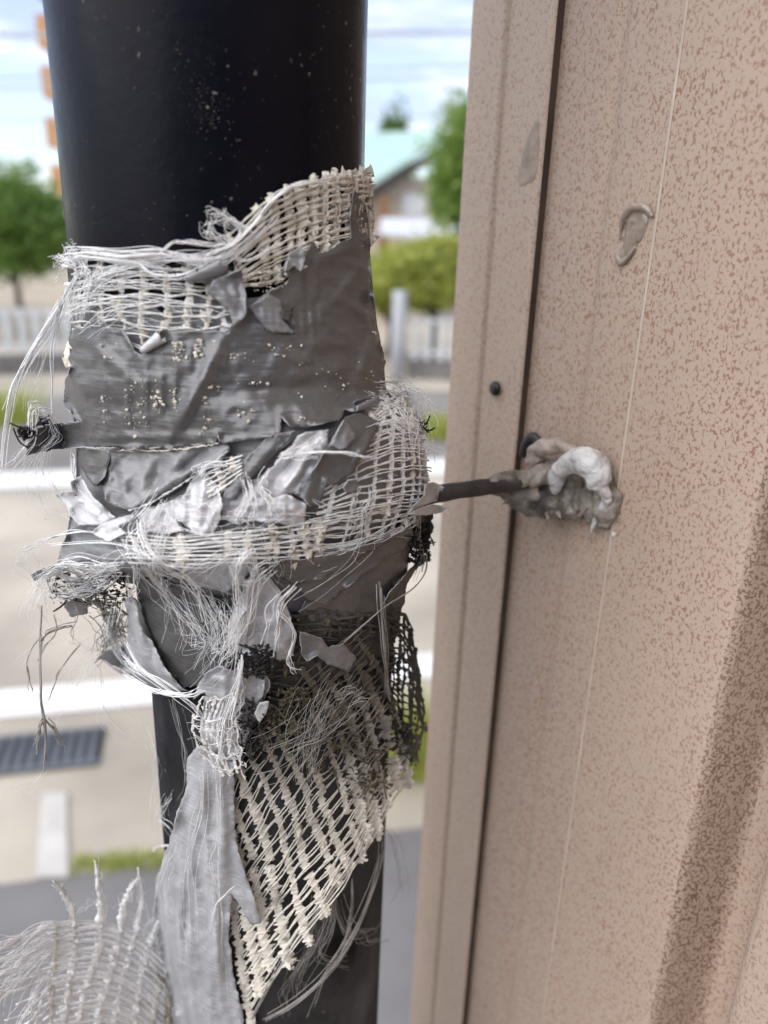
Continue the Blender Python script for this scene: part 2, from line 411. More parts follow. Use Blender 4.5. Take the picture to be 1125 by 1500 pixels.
def tree(name, base, h0, h1, rx, leafm, label, cat, n=5000, size=.07, trunk=.09, group=None, limbs=6):
    n = int(n*1.6); size *= 1.15
    t = empty(name, base); tag(t, label, cat, group)
    b = np.array(base); mb = MB(); cz = (h0+h1)/2
    top = b+np.array([0, 0, h0+(h1-h0)*.6])
    mb.tube(spline([b, b+[.05, .03, h0*.6], top], 8), np.linspace(trunk, trunk*.35, 8), 8)
    for i in range(limbs):
        a = i*2*math.pi/limbs+random.random(); s = b+np.array([0, 0, h0*random.uniform(.8, 1.1)])
        e = b+np.array([math.cos(a)*rx*.7, math.sin(a)*rx*.7, cz+random.uniform(-.1, .4)*(h1-h0)])
        mb.tube(spline([s, (s+e)/2+[0, 0, -.05*h1], e], 6), np.linspace(trunk*.5, trunk*.12, 6), 6)
    mb.build('trunk', M['bark'], t)
    mb = MB(); leaves(mb, b+np.array([0, 0, cz]), (rx, rx, (h1-h0)/2), n, size)
    mb.build('crown', leafm, t, False)
    return t
def at_d(px, py, dist): return AT(px, py, dist)
# round street tree left of the pipe
p = AT(28, 480, 16.4); tree('street_tree', (p[0], p[1], 0), 1.15, 2.95, 1.35, M['leaf_mid'], 'round clipped green tree on a bare trunk at the left edge of the photo', 'tree', 9000, .055)
p = AT(-160, 480, 20); tree('street_tree', (p[0], p[1], 0), 1.2, 3.2, 1.9, M['leaf_dark'], 'dark tree just outside the left edge behind the round clipped tree', 'tree', 5000, .07)
# right: shrubby tree beside the fence, taller tree behind it, conifer tip beyond the roof
p = AT(632, 480, 12.2); tree('garden_tree', (p[0], p[1], 0), 1.0, 1.98, .95, M['leaf_lime'], 'low yellow green garden tree right of the pipe, in front of the house', 'tree', 7000, .05, .06)
p = AT(568, 470, 13.5); tree('garden_shrub', (p[0], p[1], 0), .75, 1.75, .75, M['leaf_lime'], 'lime green shrub close to the right edge of the pipe, below the house porch', 'shrub', 4500, .05, .05)
p = AT(694, 300, 15.0); tree('garden_tree', (p[0], p[1], 0), 1.9, 4.4, .82, M['leaf_lime2'], 'tall green tree against the wall edge, covering the end of the mint roof', 'tree', 7000, .06, .08)
p = AT(577, 190, 34.0); tree('conifer_tree', (p[0], p[1], 0), 1.0, 6.45, .95, M['leaf_dark'], 'dark pointed tree top sticking up beyond the mint green roof', 'tree', 5000, .12, .15)
# low growth
def tuft_of_weeds(name, c, r, h, n, label):
    mb = MB()
    for i in range(n):
        a = random.random()*6.28; q = r*math.sqrt(random.random()); x, y = c[0]+math.cos(a)*q*1.4, c[1]+math.sin(a)*q
        hh = h*random.uniform(.5, 1.1); l = np.array([random.gauss(0, .35), random.gauss(0, .35), 1])*hh
        b = np.array([x, y, .012]); s = np.array([.006, 0, 0])*random.uniform(.6, 1.5)
        mb.add([b-s, b+s, b+l*.6+s*.7, b+l, b+l*.6-s*.7], [(0, 1, 2, 3, 4)])
    o = mb.build(name, M['leaf_lime'], None, False); tag(o, label, 'weeds'); return o
c = G(612, 1130); tuft_of_weeds('weed_clump', c, .09, .30, 420, 'yellow green weed clump growing at the road edge between pipe and wall')
c = G(632, 640); tuft_of_weeds('weed_clump', c, .22, .28, 300, 'small weed patch at the far road edge just left of the wall')
c = G(2, 620); tuft_of_weeds('weed_clump', c, .25, .42, 300, 'green weed tuft at the far road edge by the left border')
mb = MB()
A_, B_ = np.array(gx(108, 1272)), np.array(gx(320, 1262))
for i in range(1100):
    q = A_+(B_-A_)*random.uniform(0, 1.3)+rn*random.gauss(0, .022)
    h = random.uniform(.01, .035); l = np.array([random.gauss(0, .5)*h, random.gauss(0, .5)*h, h]); b = np.array([*q, .012])
    mb.add([b+[-.003, 0, 0], b+[.003, 0, 0], b+l], [(0, 1, 2)])
tag(mb.build('moss_strip', M['leaf_lime'], None, False), 'yellow green moss along the road joint', 'moss', kind='stuff')
# ------------------------------------------------------------------ white picket fences on low walls across the road
M['white_metal'] = simple('white_fence_paint', (.60, .61, .60), .5, .1, 6)
M['wall_dark'] = simple('dark_concrete_wall', (.16, .15, .14), .9, .3, 3)  # dark grey concrete, slightly uneven in tone
def fence(p0, p1, label):
    p0, p1 = np.array(p0), np.array(p1); e = (p1-p0); Ln = np.linalg.norm(e); e = e/Ln; nn = np.array([-e[1], e[0]])
    t = empty('picket_fence', (*p0, 0)); tag(t, label, 'fence')
    ex, ey = [*e, 0], [*nn, 0]
    mb = MB(); mb.box((0, -.07, 0), (Ln, .07, .26), ex, ey, None, (*p0, 0)); mb.build('base_wall', M['wall_dark'], t, False)
    for z in (.36, .82):
        mb = MB(); mb.box((0, -.015, z), (Ln, .015, z+.05), ex, ey, None, (*p0, 0)); mb.build('rail', M['white_metal'], t, False)
    mb = MB(); mb.box((-.045, -.03, 0), (.045, -.016, .62), ex, ey)
    me = bpy.data.meshes.new('picket'); me.from_pydata([tuple(v) for v in mb.V], [], mb.F); me.materials.append(M['white_metal'])
    x = .1
    while x < Ln:
        o = bpy.data.objects.new('picket', me); COL.objects.link(o); o.parent = t; o.location = (e[0]*x, e[1]*x, .28); x += .19
    return t
q0 = AT(596, 560, 11.6); q1 = AT(760, 556, 11.6); fence(q0[:2], q1[:2], 'white picket fence on a low dark wall between the pipe and the siding corner')
q0 = AT(-330, 560, 12.5); q1 = AT(112, 560, 12.0); fence(q0[:2], q1[:2], 'white picket fence on a low dark wall below the round tree at left')
M['post_grey'] = simple('grey_post', (.36, .37, .39), .7, .1, 3)
# grey utility post by the fence (right gap)
q = AT(583, 520, 11.2); mb = MB(); mb.tube([(q[0], q[1], 0), (q[0], q[1], 1.28)], .10, 12)
tag(mb.build('fence_post', M['post_grey'], None), 'stout grey post in front of the fence, nearest to the pipe', 'post')
# ------------------------------------------------------------------ house with the mint green roof
M['mint'] = simple('mint_green_roof', (.36, .50, .45), .5, .07, 1.5)
M['cream_wall'] = simple('cream_house_wall', (.60, .52, .43), .8, .1, 1.2)
M['wood'] = simple('brown_timber', (.22, .11, .05), .6, .2, 3)
M['dark_soffit'] = simple('dark_eave_underside', (.05, .04, .035), .8, .2, 3)
M['glass'] = simple('dark_window_glass', (.04, .05, .06), .1, .2, 1)
M['pale_roof'] = simple('pale_porch_roof', (.62, .64, .68), .5, .06, 2)
D = 21.0
hp = AT(560, 300, D); t = empty('house', (hp[0], hp[1], 0)); tag(t, 'cream house with mint green sloping roof right of the pipe, beyond the trees', 'house')
vx = np.array([1, -.06, 0]); vx /= np.linalg.norm(vx); vy = np.array([vx[1]*-1, vx[0], 0])
o0 = np.array([hp[0], hp[1], 0])
mb = MB(); mb.box((-7, .6, 0), (1.6, 7, 3.4), vx, vy, None, o0); mb.build('wall', M['cream_wall'], t, False)
# roof plane: verge rises from lower left to upper right
def HP(x, y, z): return o0+vx*x+vy*y+np.array([0, 0, z])
e1 = AT(470, 322, D); e2 = AT(640, 212, D); r1 = AT(470, 205, D+4); r2 = AT(650, 196, D+4)
mb = MB(); up = np.array([0, 0, .12])
mb.add([e1, e2, r2, r1, e1+up, e2+up, r2+up, r1+up], [(0, 3, 2, 1), (4, 5, 6, 7), (0, 1, 5, 4), (1, 2, 6, 5), (2, 3, 7, 6), (3, 0, 4, 7)])
recalc(mb.build('roof', M['mint'], t, False))
mb = MB(); dn = np.array([0, 0, -.26]); bk = vy*.5
mb.add([e1+dn*.2, e2+dn*.2, e2+dn, e1+dn, e1+dn*.2+bk, e2+dn*.2+bk, e2+dn+bk, e1+dn+bk], [(0, 1, 2, 3), (4, 7, 6, 5), (0, 4, 5, 1), (1, 5, 6, 2), (2, 6, 7, 3), (3, 7, 4, 0)])
recalc(mb.build('fascia', M['dark_soffit'], t, False))
q = AT(563, 310, D-.2); mb = MB(); mb.box((-.13, -.1, 0), (.13, .1, 2.9), vx, vy, None, (q[0], q[1], 0)); mb.build('porch_post', M['wood'], t, False)
for px0, px1, y0, y1 in ((592, 622, 285, 315), (640, 662, 290, 318)):
    a, b = AT(px0, y1, D-.05), AT(px1, y0, D-.05); wv = np.linalg.norm((b-a)[:2]); c0 = np.array([a[0], a[1]+.55, 0])
    mb = MB(); mb.box((-.05, -.08, a[2]-.05), (wv+.05, .0, b[2]+.05), vx, vy, None, c0); f_ = mb.build('window', M['white_metal'], t, False)
    mb = MB(); mb.box((0, -.12, a[2]), (wv, -.083, b[2]), vx, vy, None, c0); mb.build('pane', M['glass'], f_, False).location = [0, 0, 0]
a, b = AT(556, 345, D-2.2), AT(672, 322, D-1.0)
mb = MB(); n_ = 10
mb.box((0, 0, 0), (1, 1, .07), np.array([b[0]-a[0], 0, 0]), np.array([0, 1.5, .35]), None, a); mb.build('porch_roof', M['pale_roof'], t, False)
# ------------------------------------------------------------------ apartment block at the far left
M['orange'] = simple('orange_balcony_front', (.46, .25, .12), .7, .12, .3)
M['block'] = simple('brown_tower_wall', (.42, .27, .17), .8, .1, .2)
DA = 58.0
q = AT(112, 300, DA); t = empty('apartment_block', (q[0], q[1], 0)); tag(t, 'tall orange apartment tower far behind the left edge of the pipe', 'building')
o0 = np.array([q[0], q[1], 0])
mb = MB(); mb.box((0, 0, 0), (9, 9, 26), None, None, None, o0); mb.build('wall', M['block'], t, False)
mb = MB(); mb.box((-1.2, -.6, 0), (4, 1.2, 1.75)); me = bpy.data.meshes.new('balcony'); me.from_pydata([tuple(v) for v in mb.V], [], mb.F); me.materials.append(M['orange'])
mb = MB(); mb.box((.6, -.06, 0), (3.0, -.01, 1.3)); me2 = bpy.data.meshes.new('window'); me2.from_pydata([tuple(v) for v in mb.V], [], mb.F); me2.materials.append(M['glass'])
for i, py in enumerate((262, 193, 120, 46, -30, -106)):
    z = AT(70, py, DA)[2]
    o = bpy.data.objects.new('balcony', me); COL.objects.link(o); o.parent = t; o.location = (random.uniform(-.1, .1), 0, z-.9)
    o = bpy.data.objects.new('window', me2); COL.objects.link(o); o.parent = t; o.location = (0, 0, z+1.0)
# ------------------------------------------------------------------ overhead wires
M['wire'] = simple('grey_cable', (.42, .44, .47), .6, .1, 2)
for i, (xa, ya, xb, yb, r) in enumerate(((-40, 72, 720, 44, .02), (-40, 150, 720, 80, .016), (-40, 165, 720, 96, .02), (-40, 60, 720, 60, .014), (-40, 196, 720, 172, .012))):
    a, b = AT(xa-900, ya-20, 21+i), AT(xb+900, yb-20, 21+i)
    pts = [a+(b-a)*k+np.array([0, 0, -1.0*(4*k*(1-k))*.12]) for k in np.linspace(0, 1, 24)]
    mb = MB(); mb.tube(pts, r, 6)
    tag(mb.build('overhead_cable', M['wire'], None), ('topmost', 'second', 'thick middle', 'thin upper', 'lowest')[i]+' grey overhead cable crossing the cloudy sky', 'cable', 'overhead cables in the sky')
# ------------------------------------------------------------------ the house whose corner is at the right
def s_at(deg, o):
    d = np.array([math.sin(R_(deg)), math.cos(R_(deg)), 0]); t = ((E0+WN*o*.001)@WN)/(d@WN); return float((d*t-E0-WN*o*.001)@WD)*1000
hw = empty('house_wall', E0); tag(hw, 'mottled brown sheet metal house wall with a corner trim at right', 'wall')
Z0, Z1 = .12, 3.05
def profile(name, pts, mat, z0=Z0, z1=Z1, thick=.0006, parent=hw):
    pts = [E0+WD*s*.001+WN*o*.001 for s, o in pts]
    nz = 2
    V = [p+np.array([0, 0, z]) for z in (z0, z1) for p in pts]; n = len(pts)
    Fc = [(i, i+1, n+i+1, n+i) for i in range(n-1)]
    o = mesh(name, V, Fc, parent, mat, False)
    return o
def rounded(pts, r=1.2, k=4):
    """round every inner corner of a polyline (mm)"""
    P = [np.array(p, float) for p in pts]; out = [P[0]]
    for i in range(1, len(P)-1):
        a, b, c = P[i-1], P[i], P[i+1]; u = a-b; v = c-b; lu, lv = np.linalg.norm(u), np.linalg.norm(v)
        q = min(r, lu*.45, lv*.45); s, e = b+u/lu*q, b+v/lv*q
        for j in range(k+1):
            t = j/k; out.append(s*(1-t)**2+b*2*t*(1-t)+e*t*t)
    out.append(P[-1]); return [tuple(p) for p in out]
TO = 3.6
s_e, s_t, s_g = s_at(4.5, TO), s_at(6.8, TO), s_at(9.72, TO-1.2)
# corner trim: return round the corner, front face, shallow bend, second face, lip
tp = rounded([(s_e-2, -60), (s_e-2, -42), (s_e, TO+.4), (s_t-1.2, TO), (s_t, TO-1.1), (s_t+1.0, TO-.9), (s_g, TO-1.1), (s_g+.4, TO-1.6)], 1.5)
trim = profile('corner_trim', tp, M['trim'])
profile('trim_lip', [(s_g+.42, TO-1.6), (s_g+.5, -3)], M['gap'])
s_p = s_at(10.2, 0); s_v, s_l, s_r = s_at(13.93, 0), s_at(17.7, 0), s_at(27.1, 0)
profile('wall_backing', [(s_g-20, -3.2), (s_p+8, -3.2)], M['gap'])
pp = [(s_p-2, -2.5), (s_p-.4, -2.2), (s_p, 0), (s_v-2.6, 0), (s_v-.3, -1.3), (s_v+2.8, .05), (s_l-.9, .1), (s_l, .45), (s_l+.9, .1), (s_r-3, .3)]
s2 = s_r
pp += [(s_r-1, .2), (s_r+.6, -1.2), (s_r+4.6, -13.5), (s_r+13.5, -14), (s_r+19.5, 3)]
s = s_r+19.5; pp += [(s+8, 3.2), (s+14, .2)]; s += 14
for k in range(26):
    pp += [(s+36, 0), (s+54, 0), (s+55, .7), (s+56, 0), (s+92, 0), (s+99, -9.5), (s+114, -9.5), (s+121, 0)]; s += 121
prof = rounded(pp, 3.0, 5)
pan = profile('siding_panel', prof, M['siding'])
pan.data.materials.append(M['siding_step_shade'])
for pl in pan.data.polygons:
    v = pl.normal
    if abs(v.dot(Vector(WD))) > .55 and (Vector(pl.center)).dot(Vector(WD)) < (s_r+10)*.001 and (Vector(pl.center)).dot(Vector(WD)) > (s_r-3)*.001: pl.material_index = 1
# soffit, roof slab and the wall round the corner
ox = -WN
mb = MB(); mb.box((.045, -6, 0), (.06, 0, 0)) if False else None
mb = MB(); mb.box((.062, 0, Z0), (6, .02, Z1), ox, WD, None, (*E0[:2], 0)); mb.build('end_wall', M['siding'], hw, False)
mb = MB(); mb.box((-.22, -.35, Z1+.004), (6.2, 4.2, Z1+.16), ox, WD, None, (*E0[:2], 0)); mb.build('eave', M['eave'], hw, False)
mb = MB(); mb.box((-3.2, 2.7, 0), (-.004, 2.86, 2.9), ox, WD, None, (*E0[:2], 0)); mb.build('light_blocker_wall', M['blocker'], hw, False)  # unseen wall added behind the camera to block light and darken pipe reflections
mb = MB(); mb.box((.0, .03, 0), (6, 4, Z0-.003), ox, WD, None, (*E0[:2], 0)); mb.build('plinth', M['wall_dark'], hw, False)
# light caught on the crest of the crease, painted as a pale line
profile('crease_highlight', [(s_l-.35, .50), (s_l, .58), (s_l+.35, .50)], M['crest_highlight'])

# ------------------------------------------------------------------ the broken downpipe
def zfront(py):
    x = (lerp(SIL_L, py)+lerp(SIL_R, py))/2; return S(x, py)[2]
dp = empty('downpipe', (AX_LO[0], AX_LO[1], 0)); tag(dp, 'dark brown plastic downpipe broken in the middle and wrapped in torn tape', 'downpipe')
RP = .0298
def ring_tube(name, A, r, zs, mat, th=.0022, seg=72, parent=dp):
    """hollow tube about a vertical axis; zs = [(z, dr)]"""
    V = []; Fc = []
    prof = [(r+d, z) for z, d in zs]+[(r+d-th, z) for z, d in zs[::-1]]
    n = len(prof)
    for q, z in prof:
        for k in range(seg):
            a = 2*math.pi*k/seg; V.append((A[0]+q*math.cos(a), A[1]+q*math.sin(a), z))
    for i in range(n):
        j = (i+1) % n
        for k in range(seg): Fc.append((i*seg+k, i*seg+(k+1) % seg, j*seg+(k+1) % seg, j*seg+k))
    return recalc(mesh(name, V, Fc, parent, mat))
zb = zfront(560); zt2 = zfront(700)
ring_tube('upper_pipe', AX_UP, RP, [(zb, 0), (zb+.004, 0), (3.04, 0)], M['pipe'])
M['socket'] = tape_mat('grimy_grey_socket', (.030, .029, .029), (.075, .073, .072), .45, 0, .0003, .6)
zs0, zs1 = zfront(1008), zfront(800)
ring_tube('lower_pipe', AX_LO, .0296, [(.02, 0), (.1, 0), (zs0+.01, 0)], M['pipe_dusty'])
ring_tube('pipe_socket', AX_LO, .0311, [(zs0, -.0008), (zs0+.0006, 0), (zs0+.02, 0), (zs1, .0002)], M['socket'])

mb = MB()
for cx, cy, sx, sy, n in ((300, 150, 20, 24, 120), (312, 172, 14, 14, 90), (280, 70, 22, 18, 50), (462, 38, 12, 16, 60), (300, 110, 70, 80, 24), (230, 270, 90, 50, 24), (200, 320, 50, 20, 20)):
    for i in range(n):
        x, y = random.gauss(cx, sx), random.gauss(cy, sy)
        if not (80 < x < 520 and 0 < y < 350): continue
        p_ = S(x, y, -.05); p_[2] = p_[2]; q_ = px2m(p_, random.choice((.25, .3, .35, .45, .6, .8)))
        mb.blob(p_, (q_*random.uniform(.7, 2.2), q_*.6, q_*random.uniform(.6, 1.2)), .6, None, 5, 3, 2)
M['dust'] = simple('brown_dust_crumb', (.085, .072, .055), .9, .5, 300)
mb.build('dust_crumbs', M['dust'], dp)['kind'] = 'stuff'
# ------------------------------------------------------------------ tape
def dens(P, step, closed=True):
    P = [np.array(p, float) for p in P]; o = []
    n = len(P)
    for i in range(n if closed else n-1):
        a, b = P[i], P[(i+1) % n]; k = max(1, int(np.linalg.norm(b-a)/step))
        for j in range(k): o.append(a+(b-a)*j/k)
    return np.array(o)
def segdist(p, a, b):
    ab = b-a; t = np.clip(((p-a)@ab)/max(ab@ab, 1e-9), 0, 1); return np.linalg.norm(p-a-t[:, None]*ab, axis=1), t
def tape(label, outline, mat, off=1.0, folds=(), jag=1.6, g=5.5, amp=.35, curl=.8, pull=0, thick=.16, nsc=38., back=None, group=None, pullf=None, cat='tape scrap', name='tape_scrap', jf=.35, crease=0.):
    sd_ = random.random()*50; CR = [(math.cos(a_), math.sin(a_), random.uniform(14, 40), random.random()) for a_ in (random.random()*3.1, random.random()*3.1+1, random.random()*3.1+2)]
    B = dens(outline, 3.2)
    T = np.roll(B, -1, 0)-np.roll(B, 1, 0); T /= np.maximum(np.linalg.norm(T, axis=1, keepdims=True), 1e-9); Nn = np.stack([T[:, 1], -T[:, 0]], 1)
    for i, (p, nn) in enumerate(zip(B.copy(), Nn)):
        q = noise.noise(Vector((p[0]*.09, p[1]*.09, sd_)))*1.2+noise.noise(Vector((p[0]*jf, p[1]*jf, sd_+9)))
        B[i] = p+nn*q*jag
    lo, hi = B.min(0), B.max(0); pts = []
    nx = int((hi[0]-lo[0])/g)+2; ny = int((hi[1]-lo[1])/(g*.87))+2
    gx_, gy_ = np.meshgrid(np.arange(nx), np.arange(ny))
    P = np.stack([lo[0]+(gx_+.5*(gy_ % 2))*g, lo[1]+gy_*g*.87], -1).reshape(-1, 2); P += np.random.uniform(-.18, .18, P.shape)*g
    # keep those inside and not hugging the edge
    x, y = P[:, 0], P[:, 1]; ins = np.zeros(len(P), bool)
    for a, b in zip(B, np.roll(B, -1, 0)):
        c = ((a[1] > y) != (b[1] > y)) & (x < (b[0]-a[0])*(y-a[1])/(b[1]-a[1]+1e-12)+a[0]); ins ^= c
    P = P[ins]
    d = np.min(np.linalg.norm(P[:, None]-B[None], axis=2), axis=1) if len(P) else np.zeros(0)
    P = P[d > g*.45]
    allp = [Vector(p) for p in B]+[Vector(p) for p in P]
    vs, es, fs, *_ = geometry.delaunay_2d_cdt(allp, [], [list(range(len(B)))], 1, 1e-6)
    Q = np.array([tuple(v) for v in vs])
    ed = np.min(np.linalg.norm(Q[:, None]-B[None], axis=2), axis=1)
    z = np.full(len(Q), off)
    for f in folds:
        (x0, y0, x1, y1, wd, ht) = f[:6]
        dd, t = segdist(Q, np.array([x0, y0], float), np.array([x1, y1], float))
        z += ht*np.exp(-(dd/wd)**2)*(.35+.65*np.sin(np.pi*np.clip(t, .08, .92)))
    for i, q in enumerate(Q):
        v = Vector((q[0]/nsc, q[1]/nsc, sd_)); n1 = noise.noise(v)
        z[i] += amp*(n1+.45*noise.noise(v*2.3)+.22*noise.noise(v*5.1))
        if crease:
            wq = q+np.array([noise.noise(v*1.1), noise.noise(v*1.1+Vector((4, 4, 4)))])*9; am = .35+.9*abs(noise.noise(v*.8+Vector((2, 9, 1))))
            for dx, dy, wl_, ph in CR:
                tt = ((wq[0]*dx+wq[1]*dy)/wl_+ph+sd_) % 1.0; z[i] += crease*am*(abs(tt-.5)*2-.5)*wl_/26
        cl = noise.noise(Vector((q[0]/30, q[1]/30, sd_+20)))
        if ed[i] < 9: z[i] += curl*max(0, cl+.12)*2.2*(1-ed[i]/9)**2
    V = [S(q[0], q[1], zz, (pull if pullf is None else pull+pullf(q[0], q[1]))) for q, zz in zip(Q, z)]
    o = mesh(name, V, [tuple(f) for f in fs], None, [mat, back or M['tape_edge']])
    o = orient(o)
    md = o.modifiers.new('thickness', 'SOLIDIFY'); md.thickness = thick*.001; md.offset = -1; md.material_offset_rim = 1
    if back: md.material_offset = 1
    if label: tag(o, label, cat, group)
    return o
def orient(o):
    me = o.data; s = 0; l = np.array(o.location)
    for p in list(me.polygons)[::3]:
        c = np.array(p.center)+l; s += np.sign(np.array(p.normal)@(CAM-c))
    if s < 0: me.flip_normals()
    return o
# the layer of tape underneath everything: a closed sleeve round the pipe
def sleeve():
    rows, n1, n2 = 46, 46, 26; V = []; Fc = []
    tops = [(90, 392), (330, 440), (420, 430), (545, 365)]; bots = [(80, 846), (230, 872), (400, 905), (600, 868)]
    for j in range(rows):
        v = j/(rows-1); ring = []
        for k in range(n1):
            kk = .5-.5*math.cos(math.pi*k/(n1-1)); x = 92+(548-92)*kk
            y = lerp(tops, x)*(1-v)+lerp(bots, x)*v
            xl, xr = lerp(SIL_L, y), lerp(SIL_R, y); xx = xl+(xr-xl)*kk
            q = Vector((xx/42, y/42, 3.3))
            ring.append(S(xx, y, -.7+.5*noise.noise(q)+.35*noise.noise(q*2.7)))
        a, b = ring[-1], ring[0]; A = np.array([*axis(600*(1-v)+300*v+v*200), 0])
        A = np.array([*axis(lerp(tops, 300)*(1-v)+lerp(bots, 300)*v), 0])
        ta, tb = math.atan2(a[1]-A[1], a[0]-A[0]), math.atan2(b[1]-A[1], b[0]-A[0])
        if tb < ta: tb += 2*math.pi
        ra, rb = math.hypot(*(a-A)[:2]), math.hypot(*(b-A)[:2])
        for k in range(1, n2):
            t = k/n2; th = ta+(tb-ta)*t; r = ra+(rb-ra)*t
            ring.append(np.array([A[0]+r*math.cos(th), A[1]+r*math.sin(th), a[2]+(b[2]-a[2])*t]))
        V += ring
    m_ = len(V)//rows
    Fc = [(j*m_+k, j*m_+(k+1) % m_, (j+1)*m_+(k+1) % m_, (j+1)*m_+k) for j in range(rows-1) for k in range(m_)]
    o = recalc(mesh('tape_underlayer', V, Fc, None, M['tape_grey']))
    md = o.modifiers.new('thickness', 'SOLIDIFY'); md.thickness = .0004; md.offset = -1
    tag(o, 'older crumpled grey tape wound right round the pipe beneath the mesh', 'tape wrap')
sleeve()

GT = 'strips and scraps of torn duct tape'
# upper band
T1 = [(109, 478), (118, 482), (133, 478), (132, 467), (141, 464), (152, 472), (167, 484), (178, 481), (189, 500), (196, 515), (207, 520), (216, 500), (226, 497), (238, 483), (290, 484), (334, 486), (338, 478), (352, 462), (362, 450), (392, 428), (418, 416), (424, 408), (410, 405), (421, 382), (446, 372), (456, 354), (462, 357), (471, 372), (486, 366), (499, 354), (515, 349), (513, 318), (519, 275), (526, 290), (537, 301), (541, 330), (543, 391), (546, 428), (550, 465), (557, 496), (565, 530), (560, 560), (554, 577), (541, 583), (524, 586), (517, 590), (522, 603), (505, 599), (499, 613), (470, 620), (446, 626), (427, 624), (412, 611), (409, 635), (380, 641), (350, 645), (322, 649), (319, 634), (316, 650), (290, 654), (240, 658), (190, 658), (115, 655), (75, 659), (38, 667), (40, 653), (53, 627), (78, 621), (100, 619), (117, 618), (106, 608), (92, 590), (94, 570), (97, 553), (104, 535), (100, 523), (107, 513), (99, 498)]
def pf1(x, y): return 4*sst(100, 40, x) if x < 100 and y > 600 else 0
f1 = [(338, 478, 246, 650, 11, 1.3), (545, 372, 480, 452, 8, .7), (505, 440, 548, 470, 7, .5), (560, 470, 520, 560, 9, .6), (430, 455, 432, 492, 3, .5), (442, 452, 446, 490, 3, .5), (455, 450, 460, 488, 3, .5), (468, 446, 470, 478, 3, .4), (500, 378, 546, 400, 6, .5), (515, 420, 548, 500, 6, .6), (480, 470, 520, 500, 8, .4), (440, 500, 540, 512, 9, .35), (360, 560, 540, 540, 12, .4), (130, 500, 200, 560, 8, .4), (300, 600, 420, 580, 8, .4), (505, 640, 540, 520, 9, .5),
      (150, 520, 158, 630, 5, .32), (184, 520, 190, 640, 5, .36), (212, 515, 214, 640, 5, .36), (236, 520, 236, 620, 5, .36), (258, 510, 256, 600, 5, .3), (280, 500, 278, 590, 5, .25), (420, 600, 520, 560, 10, .5), (390, 430, 430, 470, 6, .4), (120, 640, 290, 640, 6, .4), (470, 380, 540, 350, 8, .5)]
band = tape('broad dark grey upper tape band with a ragged top edge and pale specks', T1, M['tape_dark'], 1.7, f1, 1.5, 4.6, .42, .9, 0, .17, 34, None, GT, pf1, 'tape band', 'tape_band')
# glue specks on the band
mb = MB()
for xc, y0, y1, n in ((152, 575, 632, 22), (186, 565, 625, 24), (213, 545, 640, 26), (232, 552, 606, 40), (258, 560, 604, 34), (262, 500, 530, 60), (290, 498, 528, 44), (308, 500, 512, 8), (156, 500, 540, 14), (198, 530, 650, 24), (404, 505, 520, 10), (410, 516, 522, 6), (428, 505, 520, 8), (371, 560, 564, 9), (345, 520, 525, 10), (360, 515, 530, 8), (472, 540, 548, 5), (500, 520, 580, 14), (300, 560, 640, 26), (360, 580, 620, 16), (540, 480, 560, 14), (440, 520, 620, 18), (245, 660, 690, 0), (325, 560, 575, 10)):
    for i in range(int(n*.8)):
        x, y = random.gauss(xc, 4 if n > 20 else 9), random.uniform(y0, y1)
        P = S(x, y, 1.75+.35); r = px2m(P, random.choice((.5, .6, .7, .9, 1.2, 1.5, 2.2)))
        mb.blob(P, (r*random.uniform(.8, 1.8), r*.6, r*random.uniform(.6, 1.3)), .6, None, 6, 4, 2)
o = mb.build('adhesive_specks', M['clot'], band); o['kind'] = 'stuff'
# lower edge of the band: thin pale torn lip
def lipline(P, r, mat, name, parent, off, jit=.8):
    mb = MB(); Q = spline(P, 60); Q += np.random.normal(size=Q.shape)*jit
    V = [S(x, y, off) for x, y in Q]; mb.tube(V, [px2m(v, r*random.uniform(.3, 1.4)) for v in V], 5)
    return mb.build(name, mat, parent)
lipline([(112, 656), (150, 658), (190, 660), (240, 660), (290, 655), (318, 650)], 1.0, M['clot'], 'torn_lip', band, 2.3)
# rolled curl at the notch
def curl_roll(label, p0, p1, r, mat, off, turns=.8, n=10):
    """tape edge rolled into an open tube between two pixels"""
    V = []; Fc = []; a = S(*p0, off); b = S(*p1, off); ax = (b-a); L = np.linalg.norm(ax); ax /= L
    v = CAM-(a+b)/2; v -= ax*(v@ax); v /= np.linalg.norm(v); u = np.cross(ax, v); m_ = 9
    for i in range(m_):
        t = i/(m_-1); rr = px2m(a, r)*(.55+.6*t)
        for k in range(n):
            th = -1.9+2*math.pi*turns*k/(n-1); V.append(a+ax*L*t*(1+.06*math.sin(k*2.1))+u*rr*math.cos(th)+v*rr*(math.sin(th)+.2))
    Fc = [(i*n+k, i*n+k+1, (i+1)*n+k+1, (i+1)*n+k) for i in range(m_-1) for k in range(n-1)]
    o = orient(mesh('tape_curl', V, Fc, None, [mat, M['tape_edge']])); md = o.modifiers.new('thickness', 'SOLIDIFY'); md.thickness = .00022; md.material_offset_rim = 1
    return tag(o, label, 'tape curl', GT)
curl_roll('small rolled up tape edge in the notch of the upper band', (208, 514), (238, 492), 9, M['tape_silver'], 2.6)
curl_roll('small curled corner at the lower right end of the upper band', (518, 598), (546, 586), 8, M['tape_grey'], 2.8, .6)
curl_roll('tightly curled grey tape tongue on top of the left mesh band', (274, 408), (330, 384), 13, M['tape_grey'], 2.6, .62)
tape('crinkled grey tongue of tape standing over the left mesh band', [(303, 428), (312, 408), (334, 403), (354, 394), (359, 428), (359, 462), (342, 480), (336, 456), (318, 440)], M['tape_grey'], 3.2, [(322, 420, 346, 466, 5, .5), (338, 410, 352, 450, 4, .5)], 1.2, 4.5, .5, 1.2, 0, .15, 22, None, GT)
